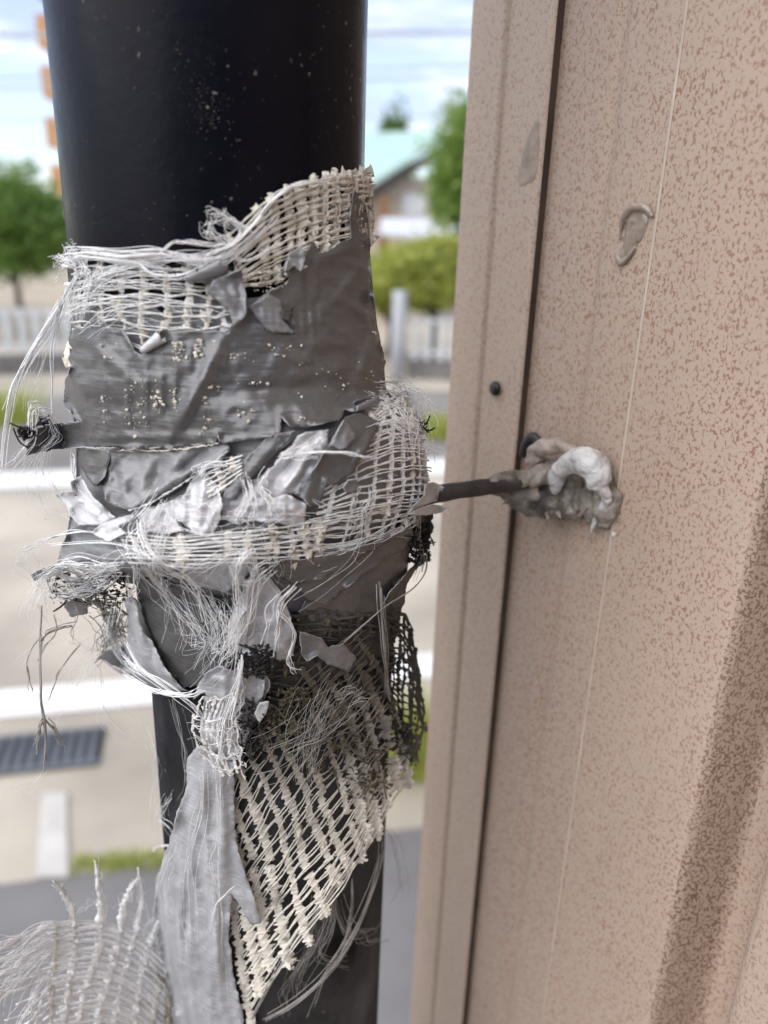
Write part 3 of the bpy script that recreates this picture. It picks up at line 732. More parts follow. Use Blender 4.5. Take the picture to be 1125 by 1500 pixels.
tape('small pale tape flake at the top of the dark band', [(417, 398), (424, 372), (440, 360), (447, 376), (440, 396), (432, 388)], M['tape_grey'], 2.6, (), 1, 4, .4, 1.4, 0, .2, 20, None, GT)
tape('grey flap with fine creases beside the slit in the dark band', [(365, 450), (394, 430), (412, 441), (416, 470), (432, 488), (400, 487), (384, 476)], M['tape_grey'], 2.3, [(384, 450, 390, 480, 3, .4), (396, 450, 400, 484, 3, .4), (406, 455, 410, 484, 3, .4)], 1, 4, .2, .15, 0, .2, 20, None, GT)
tape('black hole torn in the dark upper band', [(411, 455), (431, 449), (428, 462), (424, 466), (432, 484), (422, 470), (412, 466)], M['tape_black'], 2.55, (), .8, 3.5, .05, .1, 0, .1, 20, M['black'], None, None, 'tear', 'torn_hole')
tape('thin pale sliver sticking out at the right of the band', [(541, 352), (549, 344), (556, 346), (547, 357), (541, 366)], M['tape_silver'], 1.6, (), .6, 3, .1, .5, 0, .15, 20, None, GT)
tape('tiny curled tip on the left edge of the upper band', [(100, 497), (108, 512), (101, 510), (103, 524), (107, 534), (96, 540), (90, 525), (96, 508)], M['clot'], 1.4, (), .8, 3, .2, .5, 0, .15, 20, None, GT)

# middle: wrinkled silver tape
tape('wrinkled silver tape fold below the band, with a pale rolled rim', [(113, 655), (190, 657), (260, 655), (334, 650), (338, 660), (318, 676), (281, 699), (250, 718), (219, 735), (188, 748), (170, 742), (155, 732), (150, 712), (140, 712), (128, 698), (118, 680)], M['tape_grey'], 1.3,
     [(165, 668, 152, 735, 6, 1.0), (222, 676, 200, 725, 9, 1.2), (240, 684, 222, 716, 5, -.7), (270, 668, 245, 700, 8, .9), (334, 656, 190, 744, 6, 1.5), (180, 690, 186, 735, 7, .9), (300, 660, 262, 690, 5, -.6)], 1.2, 4.6, .6, .9, 0, .15, 34, None, GT, crease=.7)
tape('left flap of dull grey tape tucked under the upper band', [(113, 656), (163, 658), (158, 680), (152, 699), (138, 712), (126, 698), (117, 680)], M['tape_dark'], 2.3, [(125, 660, 134, 700, 6, .4)], .8, 4.5, .25, .5, 0, .2, 30, None, GT)
lipline([(334, 660), (300, 688), (281, 700), (250, 720), (219, 738), (188, 748)], 1.7, M['tape_silver'], 'rolled_rim', bpy.data.objects['tape_scrap.004'] if 0 else band, 3.0, .5)
tape('smooth dark diagonal strip left of centre', [(394, 638), (412, 634), (434, 630), (424, 646), (410, 658), (388, 680), (366, 704), (341, 731), (326, 728), (334, 706), (352, 680), (372, 658)], M['tape_dark'], 2.2, [(412, 640, 336, 722, 8, .5)], .7, 4.5, .2, .4, 0, .24, 40, None, GT)
tape('crumpled bright silver scrap in the middle of the wrap', [(436, 640), (452, 632), (482, 628), (479, 655), (464, 688), (443, 718), (424, 726), (408, 738), (394, 718), (392, 692), (414, 664)], M['tape_silver'], 1.5, [(470, 636, 420, 716, 5, 1.2), (450, 640, 408, 700, 4, -.9), (440, 690, 410, 722, 4, 1.0)], 1.8, 4, .6, 1.0, 0, .15, 18, None, GT, crease=.7)
tape('dark slanting strip pointing down from the torn corner of the band', [(480, 652), (497, 628), (506, 611), (528, 604), (557, 618), (545, 646), (517, 693), (500, 704), (488, 712), (476, 703), (474, 722), (470, 741), (456, 741), (444, 730), (431, 724), (444, 706), (462, 686)], M['tape_dark'], 2.6, [(552, 622, 512, 692, 6, .7), (506, 618, 505, 650, 4, .5), (480, 660, 450, 725, 7, .6)], 1.0, 4.5, .3, .7, 0, .17, 32, None, GT)
tape('pale torn corner lying over the top of the slanting strip', [(505, 613), (513, 622), (522, 640), (508, 656), (498, 658), (486, 652), (494, 634)], M['tape_grey'], 3.6, [(505, 622, 507, 654, 4, .4)], .9, 4, .3, .8, 0, .2, 20, None, GT)
tape('bright crumpled scrap with a straight torn lower edge', [(361, 742), (378, 730), (400, 728), (420, 724), (438, 733), (449, 737), (447, 758), (445, 775), (424, 770), (401, 765), (382, 764), (367, 762)], M['tape_silver'], 2.2, [(418, 728, 417, 766, 3, .6), (380, 740, 440, 752, 5, .9), (365, 752, 400, 740, 4, -.7)], 1.4, 3.8, .6, 1.0, 0, .15, 16, None, GT, crease=.65)
tape('bright creased tongue left of centre, curling at its tip', [(283, 700), (300, 694), (318, 710), (326, 740), (323, 760), (311, 783), (289, 782), (268, 768), (252, 758), (258, 738), (272, 720)], M['tape_silver'], 1.9, [(300, 700, 290, 775, 7, 1.2), (320, 740, 300, 780, 5, 1.1), (270, 725, 268, 762, 5, .8)], 1.4, 4, .6, 1.0, 0, .15, 20, None, GT, crease=.55)
tape('pale patch of tape showing through the fibres above the lower mesh', [(196, 745), (225, 742), (262, 730), (258, 762), (270, 778), (244, 783), (214, 778)], M['tape_silver'], .9, (), 1.2, 4.5, .6, .6, 0, .2, 18, None, GT, crease=.7)
tape('grey strip between the two bright scraps at centre', [(325, 728), (342, 731), (366, 706), (392, 690), (396, 720), (406, 738), (380, 745), (350, 770), (326, 760)], M['tape_pale'], 1.0, (), 1.2, 4.5, .7, .6, 0, .2, 18, None, GT, crease=.55)
# left star-shaped scraps
tape('pointed silver scrap sticking out to the left below the band', [(82, 725), (90, 722), (106, 721), (104, 706), (118, 697), (127, 712), (135, 728), (152, 743), (169, 757), (158, 766), (149, 771), (132, 769), (115, 768), (103, 753), (96, 739)], M['tape_silver'], 2.6, [(108, 725, 150, 762, 6, .9), (100, 735, 118, 762, 5, -.6)], 1.2, 4.2, .5, 1.3, 0, .15, 24, None, GT, lambda x, y: 2.0*sst(120, 80, x), crease=.4)
tape('lower pale point overlapping the left silver scrap', [(134, 780), (150, 768), (168, 759), (199, 753), (190, 764), (174, 772), (183, 781), (172, 786), (159, 793), (146, 788)], M['tape_silver'], 3.0, [(150, 780, 190, 758, 5, .6)], 1.0, 4, .4, 1.0, 0, .15, 22, None, GT)
tape('glossy grey tape under the loose fibres at lower left', [(98, 780), (116, 768), (150, 772), (190, 786), (230, 800), (270, 806), (300, 826), (264, 832), (236, 846), (204, 846), (170, 832), (140, 826), (112, 823), (84, 826), (88, 806)], M['tape_grey'], 1.0, [(100, 800, 200, 812, 8, .8), (120, 790, 180, 800, 5, -.5), (210, 810, 290, 820, 6, .6)], 1.4, 4.5, .5, .9, 0, .15, 30, None, GT, crease=.5)
tape('wrinkled silver patch between the fibres at lower centre', [(264, 832), (300, 824), (350, 820), (372, 832), (352, 856), (330, 868), (300, 862), (276, 850)], M['tape_silver'], 1.0, [(280, 838, 340, 862, 6, 1.0), (320, 826, 364, 838, 5, .7)], 1.5, 4, .7, .8, 0, .15, 20, None, GT, crease=.55)
# lower right bands
tape('lowest dark tape layer on the right above the hanging mesh', [(438, 897), (449, 880), (486, 868), (530, 838), (560, 815), (598, 800), (597, 830), (590, 868), (588, 896), (570, 900), (556, 904), (530, 903), (503, 906), (490, 914), (482, 924), (470, 938), (452, 934), (438, 932)], M['tape_dark'], 1.1, [(450, 890, 580, 830, 10, .5), (500, 880, 560, 860, 7, .4)], 1.6, 4.8, .35, .7, 0, .17, 36, None, GT)
tape('middle dark diagonal tape band at the lower right', [(432, 856), (462, 842), (500, 828), (545, 800), (580, 786), (603, 788), (596, 806), (560, 820), (530, 844), (504, 863), (492, 876), (477, 884), (462, 880), (449, 884), (440, 870)], M['tape_dark'], 1.9, [(440, 862, 570, 806, 7, .6), (480, 878, 530, 840, 5, .4)], 1.4, 4.6, .3, .8, 0, .17, 36, None, GT)
tape('upper dark diagonal tape band at the lower right', [(400, 833), (412, 820), (440, 820), (469, 816), (520, 805), (560, 790), (585, 779), (603, 772), (606, 784), (580, 790), (545, 806), (504, 834), (468, 848), (432, 858), (420, 850), (408, 846)], M['tape_dark'], 2.6, [(420, 836, 560, 798, 7, .6), (452, 838, 500, 822, 3, -.4)], 1.2, 4.6, .3, .8, 0, .17, 36, None, GT)
tape('ragged grey flap hanging below the lower bands', [(440, 926), (456, 930), (470, 934), (481, 948), (503, 942), (513, 955), (521, 964), (516, 976), (510, 985), (496, 978), (480, 974), (466, 960), (450, 968), (441, 958)], M['tape_grey'], 3.4, [(450, 935, 500, 970, 6, .6)], 1.4, 4, .4, 1.1, 0, .15, 22, None, GT)
tape('black mouldy tear around the end of the rod', [(578, 776), (596, 756), (618, 752), (634, 754), (632, 780), (628, 800), (618, 812), (606, 800), (598, 820), (590, 848), (576, 862), (570, 838), (580, 810)], M['tape_black'], .2, [(600, 760, 596, 820, 5, .8)], 2.4, 4, .8, 1.2, 0, .3, 16, M['black'], None, None, 'tape scrap')
tape('dark twisted strip hanging at the right edge below the rod', [(588, 850), (600, 836), (614, 818), (628, 810), (624, 822), (608, 836), (596, 858), (592, 884), (578, 905), (566, 898), (562, 884), (572, 866)], M['tape_black'], 1.6, [(600, 838, 575, 890, 5, .8)], 1.2, 4, .5, .9, 0, .25, 20, None, GT)
# around the rod
tape('blue grey tape tip wrapped round the rod above the pale point', [(597, 753), (606, 740), (621, 726), (622, 708), (636, 706), (650, 714), (643, 726), (640, 734), (622, 740), (610, 752)], M['tape_silver'], 2.6, [(622, 712, 606, 748, 5, .6)], 1.0, 3.6, .3, .9, 0, .15, 20, None, GT)
tape('pale pointed tape tip just below the rod', [(600, 754), (616, 744), (634, 738), (657, 743), (646, 750), (624, 755)], M['tape_silver'], 3.0, (), .9, 3.4, .3, .7, 1.5, .22, 20, None, GT)
tape('small grey flake on the right mesh bulge', [(503, 714), (510, 704), (522, 702), (526, 712), (520, 722), (508, 722)], M['tape_grey'], 3.0, (), .8, 3.4, .3, .8, 0, .2, 18, None, GT)
# lower left flap around the socket
tape('long grey flap curling down over the pipe socket at left', [(182, 880), (192, 874), (200, 880), (206, 905), (213, 928), (224, 940), (230, 956), (238, 972), (250, 990), (262, 1003), (275, 1012), (250, 1014), (222, 1006), (205, 1000), (188, 985), (168, 975), (148, 966), (138, 972), (150, 955), (172, 950), (187, 930), (186, 900)], M['tape_pale'], 2.4, [(194, 885, 215, 960, 6, 1.2), (215, 960, 262, 1006, 7, .7), (160, 962, 215, 998, 6, .6)], 1.2, 4.4, .4, .9, 0, .24, 30, M['tape_dark'], GT, lambda x, y: 3.0*sst(205, 140, x))
tape('grey bit of tape caught in the fibre knot at left', [(46, 842), (60, 834), (84, 826), (92, 836), (70, 846), (52, 852)], M['tape_grey'], 1.0, (), 1.4, 3.6, .4, .8, 0, .15, 18, None, GT)
tape('small bluish scrap hanging under the fibre knot', [(92, 884), (112, 874), (130, 884), (128, 900), (104, 904)], M['tape_pale'], 1.0, (), 1.4, 3.6, .4, .8, 0, .15, 18, None, GT)
tape('dark grey grimy tape covering the pipe socket left of centre', [(196, 848), (240, 850), (290, 870), (330, 905), (336, 950), (318, 990), (300, 1004), (270, 1006), (246, 985), (228, 945), (210, 905)], M['tape_dark'], 1.0, [(230, 880, 270, 980, 12, .8), (280, 890, 300, 960, 8, .5)], 1.6, 5.5, .5, .6, 0, .2, 34, None, GT)
tape('crumpled pale tape under the fibres linking the centre to the hanging strip', [(318, 1000), (352, 985), (384, 975), (396, 1000), (380, 1040), (362, 1080), (350, 1112), (322, 1118), (296, 1100), (292, 1060), (300, 1024)], M['tape_pale'], 3.4, [(330, 1000, 318, 1100, 8, 1.0), (360, 990, 348, 1080, 6, .8)], 1.8, 4.5, .6, .9, 0, .2, 24, None, GT, crease=.5)
# central tangle
tape('shiny silver tape bunched beneath the fibre tangle at centre', [(352, 872), (368, 850), (392, 846), (408, 860), (420, 890), (434, 930), (430, 960), (410, 968), (384, 962), (352, 958), (332, 945), (336, 910)], M['tape_silver'], 2.6, [(370, 860, 350, 940, 9, 1.6), (400, 870, 410, 950, 8, 1.2), (384, 880, 378, 950, 5, -.9)], 1.8, 4.5, .7, 1.2, 0, .15, 22, None, GT, crease=.7)
tape('grey ragged scrap beside the black crumbs', [(284, 1023), (287, 1010), (293, 998), (304, 984), (318, 976), (342, 983), (350, 975), (362, 992), (361, 1012), (358, 1030), (342, 1050), (325, 1060), (312, 1052), (306, 1032), (300, 1014)], M['tape_pale'], 5.2, [(300, 990, 340, 1000, 6, 1.0), (330, 990, 326, 1050, 6, .7)], 1.8, 4.2, .5, 1.2, 0, .15, 22, None, GT)
tape('tiny bluish flake next to the moss', [(372, 1046), (380, 1030), (394, 1028), (390, 1044), (380, 1060)], M['tape_silver'], 6.4, (), .8, 3.2, .3, .8, 0, .2, 18, None, GT)
tape('narrow grey scrap over the left of the hanging mesh', [(352, 985), (376, 978), (390, 990), (384, 1020), (372, 1036), (360, 1020)], M['tape_pale'], 4.6, (), 1.5, 3.8, .5, 1, 0, .2, 18, None, GT)
# hanging strip
T14 = [(274, 1112), (288, 1094), (304, 1100), (322, 1112), (342, 1118), (343, 1170), (345, 1232), (357, 1278), (372, 1318), (383, 1352), (367, 1353), (350, 1325), (339, 1308), (335, 1371), (342, 1431), (357, 1496), (352, 1530), (266, 1530), (257, 1480), (236, 1402), (224, 1340), (229, 1290), (246, 1238), (258, 1200), (274, 1150)]
tape('long pale tape strip hanging down the front of the pipe to the bottom', T14, M['tape_pale'], 4.6, [(300, 1130, 306, 1330, 4, .7), (312, 1300, 326, 1480, 5, .8), (262, 1330, 270, 1500, 4, .7), (276, 1260, 268, 1420, 4, -.6), (322, 1115, 330, 1300, 7, 1.2), (290, 1110, 296, 1200, 6, .8), (296, 1150, 270, 1300, 12, .9), (318, 1240, 310, 1500, 12, 1.3), (345, 1240, 378, 1350, 6, .9), (260, 1300, 290, 1500, 12, 1.0), (285, 1240, 300, 1330, 6, -.8), (240, 1300, 262, 1460, 8, .8)], 1.6, 5.2, .7, .8, 0, .26, 46, None, GT, lambda x, y: 3.5*sst(1150, 1450, y), 'tape strip', 'tape_strip', crease=.35)

# ------------------------------------------------------------------ glass fibre mesh
def grid_fn(rows):
    R0 = [np.array(r, float) for r in rows]
    def f(us, vs):
        cols = []
        for u in us: pass
    return R0
def weave(label, rows, ucols, vrows, wide, thin, matw, matt, off=1.0, pull=None, matc=None, clots=0, cw=(4, 9), jit=1.0, ve=(0, 0), ue=(0, 0), miss=.0, rough=.28, group='pieces of torn glass fibre mesh', offf=None, fuzz=0, wobble=1.0, endclot=0):
    """rows: control rows of photo pixels. ucols: u positions of the wide yarns (they run along v); vrows: v positions of thin yarns."""
    nr = len(rows); sd_ = random.random()*40
    def px(u, v):
        pts = np.array([spline(r, 25)[int(round(min(1, max(0, u))*24))] if 0 else at1(r, u) for r in rows]); return at1(pts, v)
    def at1(P, t):
        P = np.array(P, float); n = len(P)-1
        if t < 0: return P[0]+(P[1]-P[0])*t*n
        if t > 1: return P[-1]+(P[-1]-P[-2])*(t-1)*n
        x = t*n; i = min(int(x), n-1); f = x-i
        Q = lambda k: P[k] if 0 <= k <= n else (2*P[0]-P[1] if k < 0 else 2*P[n]-P[n-1])
        a, b, c, d = Q(i-1), Q(i), Q(i+1), Q(i+2)
        return .5*(2*b+(c-a)*f+(2*a-5*b+4*c-d)*f*f+(3*b-a-3*c+d)*f**3)
    def P3(u, v, o):
        p = px(u, v); p = p+np.array([noise.noise(Vector((u*9, v*9, sd_))), noise.noise(Vector((u*9, v*9, sd_+5)))])*2.2*wobble
        oo = off+o+(offf(u, v) if offf else 0)
        return S(p[0], p[1], oo, pull(u, v) if pull else 0)
    c0 = P3(.5, .5, 0); t = empty('fibre_mesh', c0); tag(t, label, 'fibre mesh', group)
    for u in ucols:
        if random.random() < miss: continue
        wd = wide*random.uniform(.6, 1.35); v0, v1 = ve[0]-abs(random.gauss(0, .03)), 1-ve[1]+random.gauss(0, .05 if endclot else .035)
        uu = u+random.gauss(0, .006)
        Ln = sum(np.linalg.norm(px(uu, a+.1)-px(uu, a)) for a in np.arange(v0, v1, .1)); n = max(8, int(Ln/2.4))
        P = np.array([P3(uu+.004*noise.noise(Vector((v*12, u*30, sd_))), v, .35*random.uniform(.6, 1.2)) for v in np.linspace(v0, v1, n)])
        nrm = CAM-P; nrm /= np.linalg.norm(nrm, axis=1, keepdims=True)
        rr = [px2m(p, wd/2)*((.72+.55*i/n) if endclot else 1)*(1+rough*1.0*noise.noise(Vector((i*.9, u*40, sd_)))+rough*.45*noise.noise(Vector((i*.1, u*40, sd_+8)))+random.uniform(-rough, rough)*.9) for i, p in enumerate(P)]
        rr[0] *= .6; rr[-1] *= .75
        mb = MB(); cuts = [0, len(P)]
        if endclot and random.random() < .6:
            cb = random.randrange(int(n*.25), int(n*.8)); cuts = [0, cb, min(n-3, cb+random.randint(2, 5)), n]
        for ca in range(0, len(cuts)-1, 2):
            if cuts[ca+1]-cuts[ca] > 2: mb.tube(P[cuts[ca]:cuts[ca+1]], rr[cuts[ca]:cuts[ca+1]], 8, .16, nrm[cuts[ca]:cuts[ca+1]], True, rough*.95)
        if endclot:
            for i in range(5):
                p = P[-1-int(abs(random.gauss(0, 3)))]; q = px2m(p, random.uniform(1.8, 4.6)); mb.blob(p+np.random.normal(size=3)*px2m(p, 2.8), (q, q*.6, q), .7, None, 8, 6, 2.4)
        # a little fuzz of broken filaments beside the yarn
        for i in range(int(fuzz)):
            k = random.randrange(n); a = P[k]; d = np.random.normal(size=3)*px2m(a, 6)
            mb.tube([a, a+d*.5+np.random.normal(size=3)*px2m(a, 1.5), a+d], px2m(a, .28), 3, cap=False)
        mb.build('wide_yarn', matw, t, False)
    mb = MB()
    for v in vrows:
        if random.random() < miss: continue
        u0, u1 = ue[0]+random.gauss(0, .02), 1-ue[1]+random.gauss(0, .03)
        for rep in range(2):
            vv = v+random.gauss(0, .006)+rep*(.008 if endclot else .012)
            Ln = sum(np.linalg.norm(px(a+.1, vv)-px(a, vv)) for a in np.arange(u0, u1, .1)); n = max(8, int(Ln/5.0))
            P = np.array([P3(u, vv+jit*.012*noise.noise(Vector((u*7, v*30, sd_+rep))), .35+.45*math.sin(u*60+v*70)*.6+.3) for u in np.linspace(u0, u1, n)])
            mb.tube(P, [px2m(p, thin/2*random.uniform(.75, 1.2)) for p in P], 5, rj=.1)
    o = mb.build('thin_yarns', matt, t); o['kind'] = 'stuff'
    if clots:
        mb = MB()
        for i in range(clots):
            u = random.choice(list(ucols))+random.gauss(0, .012); v = random.choice(list(vrows))+random.uniform(-.02, .03)
            if not (ve[0] < v < 1-ve[1]): continue
            P = P3(u, v, .45); r = px2m(P, random.uniform(*cw)); nn = CAM-P; nn /= np.linalg.norm(nn)
            ex = np.cross(nn, [0, 0, 1]); ex /= np.linalg.norm(ex); ey = np.cross(nn, ex); ax = np.array([ex, ey, nn])
            q0, q1 = px(u, v), px(u, v+.03); an = math.atan2(-(q1[1]-q0[1]), q1[0]-q0[0]); e1_ = ex*math.cos(an)-ey*math.sin(an); e1_ = ex*(-1)*math.cos(an)+np.array(ey)*math.sin(an); e2_ = np.cross(nn, e1_); ax = np.array([e1_, e2_, nn])
            mb.blob(P, (r*random.uniform(.9, 1.7), r*random.uniform(.5, .85), px2m(P, .8)), .6, ax, 10, 5, 2.2)
        o = mb.build('adhesive_clots', matc or M['clot'], t); o['kind'] = 'stuff'
    return t
lin = np.linspace
weave('white mesh band peeling from the pipe above the upper tape band at left', [[(96, 376), (160, 380), (230, 390), (300, 400), (346, 408)], [(100, 435), (160, 430), (230, 432), (300, 434), (346, 438)], [(104, 492), (160, 496), (230, 510), (290, 512), (346, 500)]],
      [.06, .2, .31, .43, .55, .66, .78, .92], lin(.02, 1, 11), 6.5, 2.1, M['white'], M['white'], .5, None, M['clot'], 60, (3, 8), fuzz=14, rough=.45, wobble=2.4, jit=2.2)
weave('cream glue stiffened mesh patch at the upper right of the pipe', [[(330, 345), (385, 296), (440, 266), (490, 255), (538, 253)], [(345, 385), (395, 345), (440, 325), (490, 310), (540, 300)], [(352, 420), (400, 412), (440, 392), (492, 372), (541, 356)]],
      [.02, .2, .3, .42, .515, .60, .68, .76, .83, .90, .955, 1.0], lin(.03, 1, 12), 10.2, 2.8, M['cream'], M['cream'], .7, None, M['clot'], 170, (4.5, 8), fuzz=4, rough=.4, wobble=1.6, endclot=0)
weave('white mesh bulging over the bracket at the right of the wrap', [[(500, 640), (545, 606), (572, 582), (598, 578), (617, 600)], [(478, 700), (520, 672), (560, 654), (598, 645), (624, 650)], [(462, 752), (510, 738), (556, 728), (598, 722), (626, 722)], [(446, 806), (492, 808), (540, 797), (580, 783), (612, 766)]],
      [.1, .28, .44, .58, .70, .80, .89, .97], lin(.0, 1, 19), 5.6, 2.3, M['white'], M['white'], .9, None, M['clot'], 34, (4, 9), fuzz=18, rough=.3)
weave('mesh strip running left from the bulge under the bright scraps', [[(170, 778), (250, 786), (330, 780), (400, 772), (470, 762)], [(180, 800), (250, 806), (330, 802), (400, 798), (470, 792)], [(190, 824), (260, 826), (330, 824), (400, 824), (470, 818)]],
      [.30, .52, .62, .75, .85, .93, .99], lin(.02, 1, 8), 8.0, 2.4, M['cream'], M['white'], 1.6, None, M['clot'], 26, (5, 11), fuzz=8)
weave('bit of cream mesh between the dark diagonal strips', [[(290, 690), (320, 676), (352, 668)], [(304, 730), (330, 712), (356, 692)]], [.1, .45, .8], lin(.05, 1, 6), 8, 2.4, M['cream'], M['white'], 1.9, None, M['clot'], 6, (4, 8), fuzz=4)
# large hanging mesh
def offC(u, v): return 3.5*v*v+1.2*math.sin(u*5)*v
weave('large mildewed mesh hanging slantwise over the lower pipe with cream cut ends', 
      [[(318, 1200), (350, 1110), (400, 1045), (455, 985), (520, 930)], [(338, 1300), (392, 1215), (446, 1140), (505, 1070), (560, 1000)], [(350, 1400), (412, 1315), (476, 1240), (530, 1170), (586, 1085)], [(366, 1490), (432, 1400), (505, 1300), (545, 1235), (596, 1150)]],
      [0, .07, .14, .23, .315, .40, .48, .565, .65, .73, .80, .87, .94, 1], lin(.0, .96, 18), 10.5, 2.1, M['dirtymesh'], M['dirtymesh'], 2.2, None, M['dirtyclot'], 45, (3, 6), ve=(0, .02), offf=offC, rough=.5, fuzz=16, wobble=2.2, jit=2.2, endclot=1)
weave('small fan of cream mesh to the left above the hanging strip', [[(296, 1020), (322, 1024), (356, 1012)], [(282, 1066), (312, 1076), (346, 1070)], [(300, 1112), (334, 1138), (360, 1130)]],
      [0, .13, .22, .36, .52, .61, .78, .9, 1], lin(.0, .92, 7), 2.7, 1.2, M['white'], M['white'], 5.6, None, M['clot'], 4, (2, 4), rough=.5, wobble=2.6, jit=3, miss=.12, fuzz=16)
weave('blackened net dangling free at the right edge of the pipe', [[(566, 890), (590, 900), (602, 925), (610, 960)], [(568, 960), (590, 970), (606, 990), (620, 1040)], [(570, 1030), (588, 1050), (606, 1070), (622, 1075)], [(578, 1095), (590, 1105), (600, 1110), (606, 1120)]],
      list(lin(0, 1, 9)), lin(0, .98, 17), 3.6, 3.0, M['darkmesh'], M['darkmesh'], 2.5, None, M['moss'], 34, (2, 4), rough=.5, jit=4, wobble=2.2)
weave('dark inner mesh glimpsed under the lower tape bands', [[(400, 905), (450, 900), (510, 900), (575, 905)], [(390, 960), (450, 965), (515, 965), (572, 970)], [(380, 1020), (440, 1030), (510, 1040), (565, 1050)]],
      lin(0, 1, 13), lin(0, 1, 12), 5.0, 2.6, M['darkmesh'], M['darkmesh'], 1.0, None, M['moss'], 40, (3, 6), rough=.4, wobble=2)
# loose sheet at the bottom left, standing away from the pipe
def pullD(u, v): return 6+10*(1-u)
weave('loose white mesh piece with four upright frayed yarns at the bottom left corner', 
      [[(60, 1290), (106, 1268), (150, 1262), (196, 1280), (216, 1300)], [(104, 1345), (128, 1345), (152, 1345), (190, 1345), (222, 1372)], [(104, 1420), (124, 1424), (150, 1425), (182, 1425), (224, 1440)], [(90, 1520), (112, 1520), (142, 1520), (176, 1520), (232, 1530)]],
      [.08, .44, .66, .80], [], 9.0, 2.2, M['white'], M['white'], 4, pullD, M['clot'], 0, (3, 6), fuzz=16, rough=.3) if 0 else None

# ------------------------------------------------------------------ loose fibres
def hair(mb, ctrl, n, r=.6, spread=(2, 10), frizz=1.0, off=1.5, pull=0, length=(.7, 1.05), pts=14, sides=4):
    """n filaments following a path of photo pixels, in loose bundles; spread grows from the first to the last value (px)"""
    base = np.array([c[:2] for c in ctrl], float); pl = np.array([c[2] if len(c) > 2 else 0. for c in ctrl], float)
    pts = int(pts*1.35); nb = max(1, round(n/random.uniform(3.5, 6)))
    BS = [(np.random.normal(size=2), np.random.normal(size=2), random.random()*100, random.uniform(.3, 1.3)) for _ in range(nb)]
    for i in range(n):
        L = random.uniform(*length); sd_ = random.random()*100
        ba, bb, bs, bf = random.choice(BS) if nb > 1 else (np.zeros(2), np.zeros(2), 0, .5)
        a = ba*.95+np.random.normal(size=2)*(.28 if random.random() < .75 else .9); b = bb+np.random.normal(size=2)*.4
        Q = spline(np.column_stack([base, pl]), 60)
        st = int(random.uniform(0, .14)*60); Q = Q[st:max(st+5, int(60*min(1, L)))]
        Q = np.array([Q[int(k)] for k in np.linspace(0, len(Q)-1, pts)])
        V = []; fl = random.random() < .25
        for k, q in enumerate(Q):
            t = k/(pts-1); s = spread[0]+(spread[1]-spread[0])*t
            f = frizz*(1.0+5*t); g = f*(2.0 if fl else 1.0)
            x = q[0]+a[0]*s+f*bf*noise.noise(Vector((t*2.6, bs, 0)))*3.0+g*noise.noise(Vector((t*3.6, sd_, 0)))*1.3+.5*frizz*noise.noise(Vector((t*11, sd_, 2)))
            y = q[1]+a[1]*s+f*bf*noise.noise(Vector((t*2.6, bs, 7)))*3.0+g*noise.noise(Vector((t*3.6, sd_, 7)))*1.3+.5*frizz*noise.noise(Vector((t*11, sd_, 4)))
            V.append(S(x, y, off+1.0*noise.noise(Vector((t*2, sd_, 3))), q[2]+pull+b[0]*s*.05+1.6*abs(noise.noise(Vector((t*2, sd_, 11))))))
        rs = .8*r*random.choice((.55, .7, .85, 1.0, 1.25))
        rr = [px2m(v, rs*random.uniform(.85, 1.15))*(1 if t_ < .8 else .7) for v, t_ in zip(V, np.linspace(0, 1, pts))]
        mb.tube(V, rr, sides, cap=False)
def tuft(label, paths, mat='fibre', group=None, name='fibre_tuft', cat='fibre tuft'):
    mb = MB()
    for p in paths:
        if p.get('n', 10) > 13: p['frizz'] = p.get('frizz', 1)*1.15
        hair(mb, **p)
    o = mb.build(name, M[mat], None); return tag(o, label, cat, group)
GF = 'tufts of loose glass fibre'
P = lambda ctrl, n=10, **k: dict(ctrl=ctrl, n=n, **k)
tuft('white fibre rope along the ragged top edge of the left mesh', [
    P([(90, 376), (130, 372), (180, 376), (240, 372), (290, 384), (330, 378), (370, 350), (400, 318)], 26, r=.8, spread=(4, 3), frizz=.8, off=2, length=(.75, 1.02), pts=26),
    P([(96, 372), (150, 380), (200, 386), (226, 402), (262, 404), (310, 380), (360, 352)], 6, r=1.1, spread=(2, 2), frizz=.6, off=2.4, pts=24),
    P([(110, 420), (150, 395), (210, 380), (280, 372), (320, 366)], 14, r=.7, spread=(6, 3), frizz=1., off=1.8, pts=20),
    P([(236, 372), (256, 358), (284, 356), (320, 362), (350, 352)], 10, r=.6, spread=(2, 3), frizz=.9, off=2.2),
    P([(120, 430), (170, 396), (230, 392), (260, 402)], 10, r=.7, spread=(8, 4), off=1.8)], group=GF)
tuft('curly white wisp against the dark pipe left of the cream mesh', [
    P([(345, 368), (330, 355), (316, 345), (306, 335), (300, 330)], 14, r=.55, spread=(2, 4), frizz=1.2, off=1.6),
    P([(372, 345), (350, 330), (332, 320), (308, 326), (299, 336)], 16, r=.5, spread=(2, 4), frizz=1.2, off=2.0),
    P([(340, 366), (348, 338), (340, 326), (328, 336), (336, 356)], 8, r=.5, spread=(2, 3), frizz=1, off=2)], group=GF)
tuft('white strands sweeping along the edge of the cream mesh', [
    P([(296, 378), (340, 362), (372, 330), (400, 296), (430, 275), (470, 268), (520, 262)], 12, r=.9, spread=(3, 3), frizz=.5, off=2.2, pts=22, length=(.6, 1)),
    P([(330, 372), (362, 382), (395, 368), (440, 352)], 6, r=.8, spread=(2, 4), frizz=.6, off=2)], group=GF)
